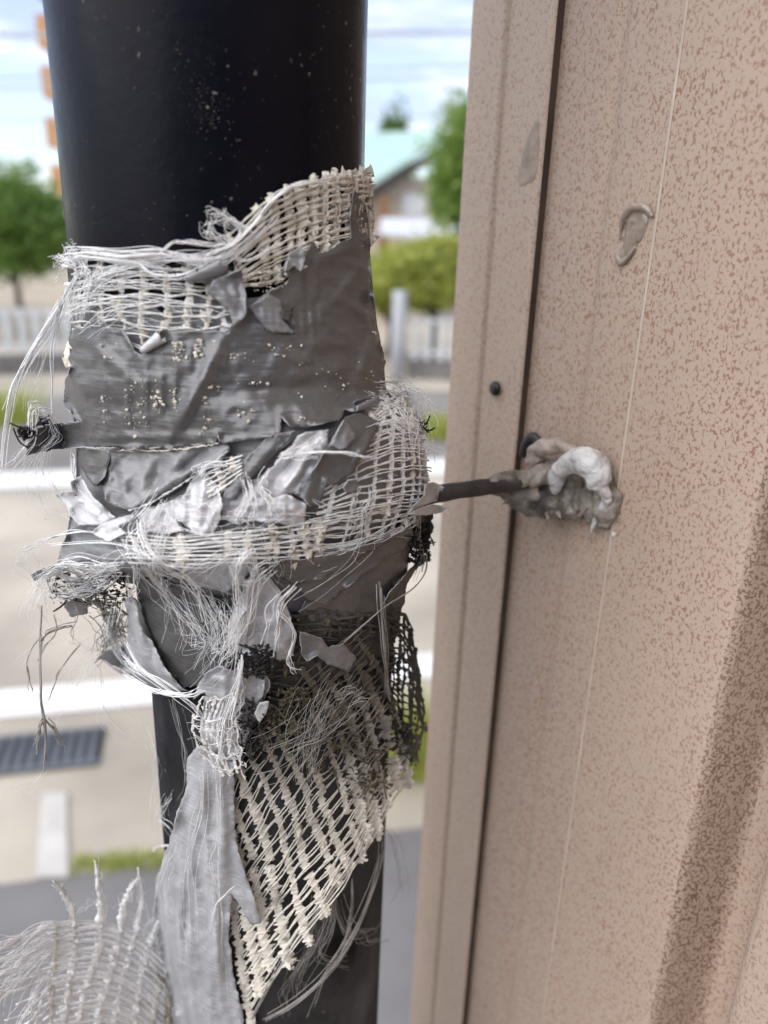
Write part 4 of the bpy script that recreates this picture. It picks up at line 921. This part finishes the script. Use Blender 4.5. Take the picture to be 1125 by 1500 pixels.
tuft('fine strands lying along the rows of the left mesh band', [
    P([(108, 470), (150, 440), (220, 436), (300, 440), (340, 452)], 26, r=.55, spread=(18, 16), frizz=.9, off=1.8, pts=20, length=(.3, 1.0)),
    P([(106, 430), (150, 416), (220, 418), (310, 426)], 22, r=.6, spread=(10, 12), frizz=.9, off=1.8, pts=20, length=(.4, 1.0)),
    P([(120, 480), (132, 430), (150, 395)], 14, r=.6, spread=(10, 8), frizz=1, off=1.8, pts=14)], group=GF)
tuft('small frayed tuft poking out at the upper left corner of the wrap', [
    P([(112, 388), (98, 378), (86, 374), (76, 376)], 26, r=.5, spread=(5, 5), frizz=1.1, off=1.2, length=(.5, 1.05)),
    P([(104, 380), (104, 366), (98, 360)], 12, r=.45, spread=(4, 5), frizz=1, off=1),
    P([(108, 384), (92, 392), (84, 400)], 12, r=.5, spread=(4, 5), frizz=1, off=1),
    P([(112, 370), (118, 400), (122, 420)], 16, r=.7, spread=(8, 5), frizz=1, off=2)], group=GF)
tuft('long white strands falling down the left side past the upper band', [
    P([(118, 392), (104, 416), (86, 448), (60, 490), (32, 540), (16, 580), (6, 630), (0, 700)], 7, r=1.1, spread=(3, 4), frizz=.5, off=1.5, length=(.95, 1.05), pts=26),
    P([(116, 396), (96, 440), (80, 500), (78, 560), (80, 608)], 5, r=.9, spread=(3, 3), frizz=.5, off=1.5, pts=20),
    P([(110, 410), (86, 450), (74, 490), (40, 540), (20, 575), (8, 600)], 5, r=.8, spread=(4, 5), frizz=.7, off=1.5, pts=20),
    P([(100, 430), (70, 500), (52, 560), (40, 640)], 8, r=.35, spread=(6, 12), frizz=1.4, off=1.5, pts=18),
    P([(104, 420), (100, 450), (98, 480)], 30, r=.4, spread=(5, 5), frizz=.8, off=1.5)], group=GF)
tuft('loop of white fibres over the end of the band at far left', [
    P([(44, 640), (46, 610), (50, 594), (62, 594), (76, 606), (90, 618)], 12, r=.8, spread=(3, 4), frizz=.6, off=1.4, pull=5),
    P([(52, 600), (50, 630), (40, 654), (18, 682), (0, 696)], 8, r=.8, spread=(2, 4), frizz=.6, off=1.4, pull=4),
    P([(60, 600), (74, 622), (78, 640), (62, 656), (40, 680), (22, 720)], 14, r=.35, spread=(6, 14), frizz=1.4, off=1.4, pull=4, pts=18),
    P([(70, 625), (60, 680), (80, 720), (110, 740)], 12, r=.3, spread=(10, 16), frizz=1.6, off=1.4, pts=18)], group=GF)
tuft('pale strand crossing the road at left from under the silver scrap', [
    P([(180, 790), (120, 780), (76, 788), (30, 804), (0, 800)], 5, r=.9, spread=(2, 4), frizz=.7, off=1.6, pts=20),
    P([(60, 800), (150, 796), (200, 806), (240, 826), (300, 830), (340, 812)], 4, r=.9, spread=(1.5, 3), frizz=.4, off=3.4, pts=24),
    P([(110, 660), (112, 700), (124, 730), (140, 760)], 10, r=.5, spread=(3, 5), frizz=.8, off=2.4)], group=GF)
tuft('cascade of white fibres tumbling down the middle left of the wrap', [
    P([(240, 724), (220, 760), (200, 790), (216, 830), (250, 870), (285, 910), (310, 935)], 15, r=.65, spread=(12, 10), frizz=1.3, off=2.4, pts=24, length=(.5, 1.05)),
    P([(200, 760), (206, 800), (236, 836), (262, 850), (290, 880), (306, 924)], 13, r=.8, spread=(6, 7), frizz=.8, off=3.2, pts=22, length=(.6, 1.05)),
    P([(250, 740), (230, 790), (236, 840), (256, 900), (250, 940)], 20, r=.4, spread=(10, 12), frizz=1.4, off=3.2, pts=20, length=(.4, 1.05)),
    P([(280, 840), (300, 890), (320, 930), (310, 970)], 24, r=.4, spread=(14, 14), frizz=1.4, off=3.2, pts=18),
    P([(270, 900), (290, 930), (310, 950)], 26, r=.3, spread=(20, 10), frizz=1.6, off=3)], group=GF)
tuft('matted white fibres over the bunched silver tape at centre', [
    P([(370, 800), (350, 830), (352, 880), (350, 930), (346, 990)], 16, r=.8, spread=(9, 8), frizz=1., off=5, pts=22, length=(.5, 1.05)),
    P([(400, 830), (376, 850), (366, 900), (340, 940), (318, 960)], 18, r=.6, spread=(8, 12), frizz=1.2, off=5, pts=20, length=(.5, 1.05)),
    P([(430, 850), (404, 880), (400, 920), (396, 980)], 8, r=1.1, spread=(6, 4), frizz=.7, off=5, pts=18),
    P([(410, 900), (430, 930), (424, 970), (434, 985)], 6, r=.9, spread=(3, 3), frizz=.8, off=5, pts=16),
    P([(340, 815), (356, 850), (380, 850), (372, 815), (346, 810)], 12, r=.8, spread=(5, 5), frizz=.8, off=4, pts=20),
    P([(320, 880), (330, 920), (320, 960), (290, 1000)], 40, r=.35, spread=(14, 18), frizz=1.6, off=5, pts=18, length=(.4, 1)),
    P([(352, 960), (346, 1010), (334, 1060), (326, 1110)], 12, r=.8, spread=(4, 9), frizz=.8, off=7, pts=18)], group=GF)
tuft('fine white fibres between the silver scraps in the middle', [
    P([(262, 740), (280, 730), (300, 740), (290, 770)], 12, r=.6, spread=(8, 8), frizz=1, off=3),
    P([(356, 700), (362, 730), (350, 760), (354, 772)], 14, r=.6, spread=(5, 6), frizz=1.1, off=3.4),
    P([(396, 690), (386, 720), (398, 742), (402, 760)], 12, r=.6, spread=(4, 4), frizz=.9, off=3.4),
    P([(300, 700), (296, 690), (320, 680), (340, 676)], 14, r=.6, spread=(6, 6), frizz=.8, off=3),
    P([(410, 668), (430, 660), (456, 652), (470, 640)], 16, r=.6, spread=(4, 6), frizz=1, off=3.4)], group=GF)
tuft('fine white fuzz veiling the middle of the wrap', [
    P([(random.uniform(150, 560), random.uniform(720, 830)), (random.uniform(180, 540), random.uniform(760, 870)), (random.uniform(200, 470), random.uniform(800, 930))], 3, r=.36, spread=(6, 16), frizz=1.8, off=3.6, pts=18, length=(.3, 1.0)) for _ in range(20)], group=GF)
tuft('single white twisted strand lying across the dark slanting strip', [P([(440, 666), (470, 664), (500, 664), (530, 668), (556, 672)], 9, r=.8, spread=(3, 1), frizz=.3, off=4.4, pts=18)], group=GF)
tuft('halo of white fibres over the top of the right mesh bulge', [
    P([(560, 570), (590, 572), (612, 590), (622, 630), (626, 680)], 26, r=.55, spread=(6, 5), frizz=1.2, off=2, pts=20, length=(.5, 1.05)),
    P([(550, 590), (576, 600), (604, 620), (618, 650)], 22, r=.6, spread=(10, 6), frizz=1., off=2, pts=18),
    P([(556, 576), (580, 556), (605, 574), (640, 582)], 8, r=.25, spread=(3, 8), frizz=1.3, off=1.5, pts=16),
    P([(540, 640), (570, 634), (604, 644), (622, 660)], 16, r=.6, spread=(14, 12), frizz=1, off=2, pts=16)], group=GF)
tuft('fine fibres lying over the lower part of the right mesh bulge', [
    P([(470, 772), (520, 768), (570, 752), (604, 730)], 14, r=.6, spread=(14, 10), frizz=1, off=2.4, pts=18),
    P([(540, 720), (528, 760), (516, 800)], 14, r=.5, spread=(10, 8), frizz=1, off=2.4, pts=16)], group=GF)
tuft('grey stringy knot jutting out at the left below the silver scraps', [
    P([(178, 850), (140, 850), (100, 840), (70, 850), (56, 880), (54, 920)], 30, r=.7, spread=(12, 8), frizz=1.3, off=2, pull=3, pts=22, length=(.5, 1.05)),
    P([(60, 840), (90, 832), (130, 836), (170, 830)], 26, r=.7, spread=(5, 8), frizz=1.2, off=2, pull=4, pts=18),
    P([(80, 870), (120, 866), (150, 850), (170, 836)], 22, r=.8, spread=(6, 6), frizz=1.1, off=2.4, pull=5, pts=18),
    P([(186, 830), (188, 860), (184, 880)], 10, r=.7, spread=(5, 3), off=2, pull=3)], group=GF)
tuft('brown dirty fibres inside the left knot', [
    P([(90, 850), (110, 870), (140, 880), (180, 870)], 26, r=.8, spread=(10, 10), frizz=1.5, off=1.0, pull=2, pts=18),
    P([(140, 890), (160, 910), (172, 940), (160, 960)], 26, r=.9, spread=(10, 10), frizz=1.1, off=1.4, pull=2, pts=18),
    P([(186, 900), (166, 920), (150, 945), (146, 965)], 18, r=.8, spread=(8, 8), frizz=1.1, off=1.4, pull=3, pts=18)], 'greyfibre', GF)
tuft('long grey threads dangling in front of the road at left', [
    P([(62, 880), (58, 960), (60, 1010), (64, 1040), (68, 1090), (66, 1140)], 4, r=1.3, spread=(2, 2), frizz=.5, off=1.5, pull=4, pts=24),
    P([(60, 930), (42, 960), (44, 1000), (60, 1040)], 3, r=1.2, spread=(2, 1), frizz=.5, off=1.5, pull=4, pts=18),
    P([(80, 900), (82, 930), (64, 950), (48, 980)], 3, r=1.0, spread=(2, 2), frizz=.6, off=1.5, pull=4, pts=18),
    P([(130, 930), (96, 970), (80, 1000), (66, 1045)], 3, r=1.2, spread=(2, 1), frizz=.6, off=1.5, pull=4, pts=18),
    P([(112, 915), (90, 920), (66, 932), (60, 950)], 4, r=1.0, spread=(3, 3), frizz=.7, off=1.5, pull=4, pts=16),
    P([(66, 1050), (78, 1064), (90, 1085), (94, 1098)], 9, r=.8, spread=(2, 2), frizz=.6, off=1.5, pull=4, pts=12),
    P([(64, 1050), (56, 1074), (52, 1104)], 9, r=.8, spread=(2, 2), frizz=.6, off=1.5, pull=4, pts=12),
    P([(110, 880), (112, 910), (106, 930), (120, 945)], 3, r=.8, spread=(2, 2), frizz=.7, off=1.5, pull=4)], 'greyfibre', GF)
tuft('faint hair fine filaments fanning over the lower left background', [
    P([(144, 970), (110, 1000), (90, 1040), (80, 1080)], 12, r=.28, spread=(6, 22), frizz=1., off=1.5, pull=4, pts=16),
    P([(144, 970), (150, 1010), (170, 1060), (220, 1100)], 8, r=.25, spread=(4, 14), frizz=1., off=1.5, pull=4, pts=16),
    P([(66, 1130), (40, 1150), (10, 1156)], 6, r=.25, spread=(4, 14), frizz=1, off=1.5, pull=4),
    P([(190, 890), (130, 940), (100, 960), (70, 1000)], 14, r=.25, spread=(8, 20), frizz=1.4, off=1.5, pull=4, pts=16),
    P([(60, 850), (44, 830), (40, 815), (56, 806)], 12, r=.25, spread=(6, 10), frizz=1.5, off=1.5, pull=3)], group=GF)
tuft('bundle of pale strands tied across from the socket to the grey scrap', [
    P([(150, 968), (190, 994), (230, 1014), (270, 1018), (292, 1010)], 12, r=1.0, spread=(3, 3), frizz=.5, off=3.4, pull=3, pts=20),
    P([(180, 940), (200, 980), (240, 1010), (280, 1040), (300, 1076)], 9, r=.9, spread=(4, 5), frizz=.6, off=3.4, pull=2, pts=20),
    P([(168, 880), (160, 930), (182, 970), (216, 1000)], 14, r=.9, spread=(6, 4), frizz=.7, off=3, pull=3, pts=18)], group=GF)
tuft('spray of hair fine fibres over the mossy hollow of the hanging mesh', [
    P([(480, 1020), (460, 1060), (452, 1110), (456, 1140)], 30, r=.35, spread=(16, 14), frizz=1., off=6, pts=16),
    P([(380, 1100), (430, 1080), (480, 1040), (540, 1010)], 14, r=.35, spread=(14, 14), frizz=1., off=6, pts=16),
    P([(500, 1010), (520, 1006), (540, 1006)], 12, r=.6, spread=(12, 10), frizz=.8, off=5.5)], 'greyfibre', GF)
tuft('grey twisted cord hanging at the right over the hanging mesh', [
    P([(553, 850), (556, 900), (562, 960), (566, 1010), (568, 1026)], 10, r=1.0, spread=(2.6, 1.6), frizz=.3, off=4, pts=22)], 'greyfibre', GF)
tuft('thin grey strand slanting from the right edge down across the dark mesh', [
    P([(626, 812), (622, 840), (600, 866), (560, 892), (510, 934), (486, 955)], 4, r=.9, spread=(1.2, 1), frizz=.3, off=4.6, pts=24),
    P([(612, 760), (610, 790), (616, 820), (604, 850)], 8, r=.9, spread=(5, 4), frizz=1, off=2)], 'greyfibre', GF)
tuft('long grey strands trailing over the dark lower pipe at the bottom', [
    P([(364, 1502), (380, 1470), (420, 1400), (460, 1345), (500, 1290), (545, 1230), (560, 1180)], 7, r=.8, spread=(1.6, 2), frizz=.3, off=5, pull=2, pts=26),
    P([(380, 1502), (440, 1468), (490, 1420), (530, 1350), (556, 1280), (564, 1230)], 10, r=.8, spread=(2, 4), frizz=.5, off=4, pull=2, pts=26),
    P([(516, 1270), (514, 1330), (506, 1380), (470, 1440), (450, 1500)], 6, r=.6, spread=(2, 6), frizz=.8, off=3, pts=20),
    P([(470, 1280), (500, 1370), (530, 1380), (560, 1360)], 9, r=.45, spread=(8, 10), frizz=1.2, off=2, pts=18),
    P([(478, 1290), (470, 1360), (430, 1430), (420, 1470)], 22, r=.4, spread=(8, 10), frizz=1., off=2, pts=18),
    P([(550, 1200), (580, 1240), (590, 1290), (574, 1330)], 6, r=.3, spread=(4, 10), frizz=1.3, off=2, pts=16),
    P([(480, 1300), (486, 1360), (470, 1400), (520, 1408)], 8, r=.45, spread=(6, 6), frizz=1.3, off=2, pts=18)], 'greyfibre', GF)
tuft('hair fine fibres clinging to the lower pipe at left', [
    P([(230, 1030), (250, 1110), (246, 1180), (260, 1240)], 12, r=.22, spread=(14, 16), frizz=1.3, off=.8, pts=16),
    P([(250, 1160), (236, 1190), (258, 1220)], 8, r=.35, spread=(8, 8), frizz=1.2, off=1),
    P([(258, 1238), (240, 1240), (226, 1244), (228, 1262)], 3, r=.8, spread=(1, 1.5), frizz=.5, off=1.5)], group=GF)
tuft('stray fibres lying on the long hanging strip', [
    P([(346, 1296), (330, 1310), (316, 1330), (304, 1370)], 3, r=.5, spread=(1, 2), frizz=.5, off=6, pull=3),
    P([(320, 1120), (318, 1240), (320, 1360), (330, 1480)], 7, r=.35, spread=(10, 18), frizz=1., off=5.4, pull=3.7, pts=20, length=(.3, 1)),
    P([(262, 1230), (246, 1300), (250, 1400), (270, 1490)], 8, r=.35, spread=(8, 14), frizz=1., off=5.4, pull=3.7, pts=20, length=(.3, 1)),
    P([(300, 1120), (296, 1200), (280, 1300), (286, 1400)], 8, r=.3, spread=(16, 26), frizz=1.2, off=5.6, pull=3.6, pts=18)], group=GF)

# ---- the loose mesh at the bottom left: four frayed upright yarns, arcs of thin strands
def D3(x, y, p=0): return S(x, y, 3.0, 4+p)
t = empty('fibre_mesh', D3(140, 1420)); tag(t, 'loose white mesh piece with upright frayed yarns in the bottom left corner', 'fibre mesh', 'pieces of torn glass fibre mesh')
DC = [[(78, 1290), (92, 1306), (106, 1331), (110, 1374), (103, 1433), (93, 1500), (90, 1540)], [(139, 1261), (144, 1296), (149, 1334), (146, 1387), (126, 1443), (115, 1500), (110, 1540)],
      [(203, 1286), (190, 1304), (180, 1331), (172, 1387), (152, 1455), (143, 1500), (140, 1540)], [(202, 1271), (208, 1309), (202, 1356), (184, 1418), (165, 1500), (160, 1540)],
      [(234, 1345), (222, 1375), (212, 1402), (199, 1480), (196, 1540)], [(226, 1410), (232, 1440), (222, 1500), (220, 1540)], [(238, 1430), (246, 1470), (248, 1540)], [(83, 1350), (82, 1380), (78, 1440), (74, 1520)]]
for k, c in enumerate(DC):
    Q = spline(c, 130); wd = (8, 10, 9.5, 7, 9, 9, 10, 5)[k]; sd_ = random.random()*30
    V = np.array([D3(x+1.5*noise.noise(Vector((i*.2, sd_, 0))), y, .8) for i, (x, y) in enumerate(Q)])
    nrm = CAM-V; nrm /= np.linalg.norm(nrm, axis=1, keepdims=True)
    rr = [px2m(v, wd/2)*(.3+.7*min(1, i/46))*(1+.7*noise.noise(Vector((i*.22, sd_, 3)))+random.uniform(-.3, .3)) for i, v in enumerate(V)]
    mb = MB(); mb.tube(V, rr, 7, .5, nrm, True, .25)
    for i in range(90):
        j = random.randrange(len(V)-6); a = V[j]+np.random.normal(size=3)*px2m(V[j], wd*.3); q = V[min(len(V)-1, j+random.randint(8, 24))]
        mid = (a+q)/2+np.random.normal(size=3)*px2m(a, 3.2); mb.tube(spline([a, mid, q+np.random.normal(size=3)*px2m(a, 4)], 6), px2m(a, .4), 3, cap=False)
    mb.build('wide_yarn', M['white'] if k < 5 else M['cream'], t)
mb = MB()
for i in range(17):
    y = 1352+i*10.2; b = i*.5
    for r in range(3):
        dy = random.gauss(0, 2.2)
        c = [(-30+random.gauss(0, 8), y+34+dy+random.gauss(0, 8)-b), (30, y+16+dy), (84, y-2+dy), (140, y+dy-4), (186, y+8+dy), (226, y+30+dy), (246, y+52+dy)]
        if i > 8: c = [(40+random.gauss(0, 16), y+30+dy), (60, y+14+dy)]+c[2:]
        rs_ = random.choice((.5, .8, 1.1, 1.5)); Q = spline(c, 44); V = [D3(x+1.0*noise.noise(Vector((k*.3, i, r))), yy+1.3*noise.noise(Vector((k*.12, i, r+5)))+random.gauss(0, .25), 1.5*math.sin(k*1.1+i*3)*.4) for k, (x, yy) in enumerate(Q)]
        mb.tube(V, [px2m(v, rs_) for v in V], 4)
o = mb.build('thin_yarns', M['white'], t); o['kind'] = 'stuff'
mb = MB()
for i in range(15):
    y = 1362+i*10.5+random.gauss(0, 1.5)
    for r in range(2):
        dy = random.gauss(0, 1.3); x0 = 88-i*.6+random.gauss(0, 9)
        Q = spline([(x0, y+6+dy), (120, y-2+dy), (150, y-3+dy), (185, y+8+dy), (215, y+26+dy), (244, y+52+dy)], 50)
        rs_ = random.choice((1.1, 1.5, 2.0))
        V = [D3(xx, yy+1.0*noise.noise(Vector((k*.15, i, r+2)))+random.gauss(0, .2), 1.2) for k, (xx, yy) in enumerate(Q)]
        mb.tube(V, [px2m(v, rs_*random.uniform(.7, 1.3)) for v in V], 5)
for i in range(70):
    k = random.randrange(5); Q = spline(DC[k], 40); x, y = Q[random.randrange(16, 40)]
    p_ = D3(x+random.gauss(0, 2), y, 1.5); q_ = px2m(p_, random.uniform(1.5, 4)); mb.blob(p_, (q_, q_*.6, q_*random.uniform(.6, 1.6)), .8, None, 8, 6, 2.4)
o = mb.build('glued_yarns', M['fibre'], t); o['kind'] = 'stuff'
tuft('wispy white fibres spreading to the left from the bottom corner mesh', [
    P([(110, 1370), (70, 1360), (30, 1378), (-20, 1400)], 22, r=.5, spread=(8, 12), frizz=1.1, off=3, pull=5, pts=20),
    P([(110, 1390), (60, 1390), (20, 1424), (-20, 1470)], 26, r=.6, spread=(10, 14), frizz=1., off=3, pull=5, pts=20),
    P([(90, 1400), (50, 1420), (26, 1460), (10, 1510)], 22, r=.5, spread=(10, 16), frizz=1., off=3, pull=5, pts=20),
    P([(110, 1340), (124, 1330), (150, 1320), (140, 1300)], 6, r=.25, spread=(6, 10), frizz=1.4, off=3, pull=5),
    P([(200, 1390), (216, 1370), (228, 1350), (236, 1336)], 22, r=.45, spread=(5, 8), frizz=1, off=3, pull=4),
    P([(240, 1400), (200, 1350), (180, 1330), (160, 1322)], 6, r=.3, spread=(4, 8), frizz=1.2, off=3, pull=4),
    P([(206, 1400), (226, 1430), (240, 1480), (250, 1520)], 20, r=.6, spread=(6, 10), frizz=1, off=3, pull=4, pts=16)], group=GF)

# ------------------------------------------------------------------ crumbs of black mould and moss
def crumbs(label, c, sx, sy, n, r=(1.2, 4), mat='black', off=2.0, pull=0, cat='dirt clump', twig=6):
    mb = MB()
    for i in range(n):
        x, y = c[0]+sx*max(-1.6, min(1.6, random.gauss(0, 1))), c[1]+sy*max(-1.6, min(1.6, random.gauss(0, 1))); p = S(x, y, off+random.uniform(-.5, 1.4), pull)
        q = px2m(p, random.uniform(*r)); q *= .8; mb.blob(p, (q*random.uniform(.4, 1.9), q*random.uniform(.4, 1.3), q*random.uniform(.5, 1.2)), .95, None, 7, 5, 2.4)
    for i in range(twig):
        x, y = c[0]+sx*max(-1.6, min(1.6, random.gauss(0, 1))), c[1]+sy*max(-1.6, min(1.6, random.gauss(0, 1))); a = S(x, y, off+1, pull); d = np.random.normal(size=3)*px2m(a, 9)
        mb.tube(spline([a-d, a+np.random.normal(size=3)*px2m(a, 3), a+d], 6), px2m(a, random.uniform(.6, 1.4)), 5, rj=.3)
    o = mb.build('dirt_clump', M[mat], None); return tag(o, label, cat, 'clumps of dirt caught in the wrap')
crumbs('black crumbly lump stuck to the far left tip of the upper band', (37, 634), 6, 5, 46, (1.5, 4), 'black', 1.4, 5)
crumbs('tiny black crumb beside the loop of fibres at far left', (64, 621), 3, 2, 10, (1.2, 2.6), 'black', 1.4, 5)
crumbs('black mouldy crumbs at the centre above the grey scrap', (376, 968), 14, 14, 130, (1.2, 4.2), 'black', 5.2, 0, twig=20)
crumbs('black crumbs trailing down the left side of the mossy hollow', (368, 1070), 13, 26, 150, (1.0, 3), 'black', 4.4, 0, twig=14)
crumbs('pale brown moss lump in the hollow of the hanging mesh', (424, 1050), 18, 26, 260, (.9, 3.2), 'moss', 4.0, 0, twig=10)
crumbs('dark dirt packed between the strands right of the moss', (500, 1090), 34, 30, 170, (1.0, 3.2), 'moss', 3.4, 0, twig=16)
crumbs('black mould hanging at the right edge below the rod', (614, 796), 9, 17, 110, (1.4, 4.2), 'black', 1.4, 0, twig=14)
crumbs('dark dirt inside the fibre knot at left', (130, 862), 32, 13, 120, (1.2, 4), 'black', .6, 1, twig=24)
crumbs('dark grit at the tip of the dangling net', (586, 1085), 14, 22, 60, (1, 3), 'black', 2.6, 0, twig=12)
crumbs('brown grit scattered on the cut ends of the hanging mesh', (540, 1150), 20, 12, 70, (1, 2.8), 'moss', 5.0, 0, twig=8)
crumbs('black speck on the right mesh bulge', (622, 623), 3, 2, 8, (1.4, 2.4), 'black', 1.6, 0, twig=4)
crumbs('rusty black twig inside the left knot', (160, 890), 10, 7, 30, (1, 3), 'moss', 2.0, 3, twig=8)
crumbs('pale glue crumbs between the cream mesh and the dark band', (390, 410), 18, 10, 70, (.8, 2.8), 'clot', 1.3, 0, twig=0)
crumbs('black grime under the curled tongue on the left mesh', (300, 400), 30, 7, 90, (1.2, 3.6), 'black', .2, 0, twig=6)

# ------------------------------------------------------------------ the bracket rod in its lump of sealant
br = empty('pipe_bracket', W(850, 710)); tag(br, 'black bracket rod set in a grubby lump of white and grey sealant on the wall', 'pipe bracket')
A_ = S(606, 748, -8); P0 = S(632, 726, 1.0); P1 = W(800, 702, 7.0); Pe = W(826, 706, 1)
mb = MB(); Q = spline([A_, P0, (P0*.5+P1*.5)+np.array([0, 0, .0002]), P1, Pe], 30)
mb.tube(Q, [.0020*(1+.08*noise.noise(Vector((i*.5, 1, 2)))) for i in range(30)], 14, rj=.03); mb.build('rod', M['rod'], br)
def lump(name, items, mat, vox=.00045, smooth_it=6, amp=.0005):
    """sealant: ellipsoids and tubes fused into one skin"""
    mb = MB()
    for it in items:
        if it[0] == 'p':
            rr = np.interp(np.linspace(0, 1, len(it[1])), np.linspace(0, 1, len(it[2])), it[2])*.001; mb.tube(it[1], rr, 12)
        elif it[0] == 'e':
            _, x, y, o_, rx, ry, rz = it
            mb.blob(W(x, y, o_), (rx*.001, ry*.001, rz*.001), .12, np.array([WD, WN, [0, 0, 1]]), 14, 9, 1.5)
        else:
            _, c, r = it
            V = spline([W(x, y, o_) for x, y, o_ in c], 22); rr = np.interp(np.linspace(0, 1, 22), np.linspace(0, 1, len(r)), r)*.001
            mb.tube(V, rr, 12)
    o = mb.build(name, mat, br)
    md = o.modifiers.new('fuse', 'REMESH'); md.mode = 'VOXEL'; md.voxel_size = vox; md.use_smooth_shade = True
    sm_ = o.modifiers.new('soft', 'SMOOTH'); sm_.iterations = smooth_it; sm_.factor = .5
    tx = bpy.data.textures.new('sealant_relief', 'CLOUDS'); tx.noise_scale = .0035; tx.noise_depth = 2
    dm = o.modifiers.new('relief', 'DISPLACE'); dm.texture = tx; dm.strength = amp*2; dm.mid_level = .5; dm.texture_coords = 'LOCAL'
    return o
lump('grey_sealant', [('p', Q[12:27]+(WN*.3+np.array([0, 0, .8]))*.001, [1.1, 1.6, 1.9, 2.2, 2.4, 2.9, 3.8, 4.6, 5.0]), ('t', [(700, 704, 22), (716, 708, 21), (730, 700, 19), (760, 700, 14)], [.6, 1.3, 1.1, 2.2]), ('t', [(690, 722, 22), (720, 716, 20), (752, 722, 14), (790, 716, 9)], [.8, 1.2, 1.9, 3]),
    ('t', [(742, 722, 9), (776, 738, 5), (820, 738, 3), (850, 740, 2.2)], [2.2, 3.2, 3.8, 3.6]), ('e', 826, 722, 2, 8, 4, 5), ('e', 870, 735, 1.5, 4.0, 3.2, 5),
    ('t', [(868, 690, 3), (888, 720, 2), (888, 750, 1.6), (880, 768, 1)], [3, 3.2, 3.0, 2.2]), ('e', 800, 690, 4, 5, 3, 3)], M['seal_grey'], .0004, 2, .0013)
lump('white_sealant', [('t', [(812, 722, 7.0), (815, 700, 7.6), (832, 680, 7.6), (856, 676, 6.6), (874, 692, 5.4), (874, 714, 5.0)], [1.0, 2.4, 2.5, 3.7, 3.6, 2.6]), ('t', [(874, 700, 5), (888, 728, 4.2), (880, 748, 3.6), (868, 772, 3.0), (866, 782, 3)], [2.0, 1.5, 1.0, .7, .3])], M['seal_white'], .00035, 3, .0007)
lump('tan_sealant', [('t', [(776, 676, 8), (784, 660, 8), (800, 655, 7.5), (828, 655, 5), (846, 664, 4)], [1.3, 2.0, 2.2, 1.9, 1.2]), ('e', 786, 668, 7.5, 1.8, 2, 3)], M['seal_tan'], .00035, 3, .0009)
# black tail of the clip above the trim edge and little torn wisps
o = lump('clip_tail', [('t', [(766, 668, 3), (772, 650, 3), (782, 640, 3), (792, 652, 3)], [1.2, 1.6, 1.4, .8])], M['rod'], .0004, 3, .0002)
mb = MB()
for c, r in (([(752, 728, 12), (744, 734, 13), (734, 740, 14)], .9), ([(804, 752, 6), (802, 762, 7)], 1.1), ([(818, 752, 6), (822, 760, 7)], .8), ([(848, 756, 4), (862, 742, 5)], .6)):
    V = spline([W(*q) for q in c], 8); mb.tube(V, np.linspace(r, .1, 8)*.001, 6)
mb.build('sealant_wisps', M['seal_tan'], br)['kind'] = 'stuff'
# things fixed on the wall: silicone drip, smear, screw, droplet, stain
def wall_blob(name, items, mat, parent, vox=.0003, it=5, amp=.0002):
    o = lump(name, items, mat, vox, it, amp); mw = o.location.copy(); 
    o.parent = parent; me = o.data
    d = Vector(br.location)-Vector(parent.location); me.transform(Matrix.Translation(d)); return o
wall_blob('silicone_drip', [('e', 935, 330, -.2, 3.2, 1.5, 4.0), ('e', 926, 352, -.2, 2.6, 1.3, 3.6), ('e', 915, 374, -.1, 1.3, .9, 2.2), ('t', [(907, 352, .6), (911, 326, 1.0), (924, 306, 1.2), (944, 304, 1.1), (956, 318, .6)], [.3, .6, .9, .8, .4]), ('t', [(904, 372, .6), (908, 385, .6), (918, 380, .7), (930, 362, 1.0)], [.5, .55, .45, .2])], M['gel'], hw, .00025, 3, .0004)
wall_blob('water_drop', [('e', 899, 783, .2, .7, .6, .8)], M['seal_white'], hw, .0002, 2, 0)
M['smear'] = simple('brown_smear', (.33, .25, .19), .4, .25, 200, .0002, 600)
wall_blob('silicone_smear', [('e', 777, 235, 2.35, 4.2, .5, 6.5), ('e', 783, 205, 2.4, 2.4, .4, 5.0), ('e', 768, 255, 2.35, 3.0, .45, 4.0)], M['smear'], hw, .0003, 5, .0002)
mb = MB(); p = W(727, 569, TO-.6); V = []
for q, h in ((2.0, 0), (2.0, .7), (1.6, 1.3), (.8, 1.5), (.0001, 1.5)):
    for k in range(14):
        a = 2*math.pi*k/14; V.append(p+WD*q*.001*math.cos(a)+np.array([0, 0, 1])*q*.001*math.sin(a)+WN*h*.001)
mb.add(V, [(i*14+k, i*14+(k+1) % 14, (i+1)*14+(k+1) % 14, (i+1)*14+k) for i in range(4) for k in range(14)])
recalc(mb.build('screw_head', M['screw'], hw))
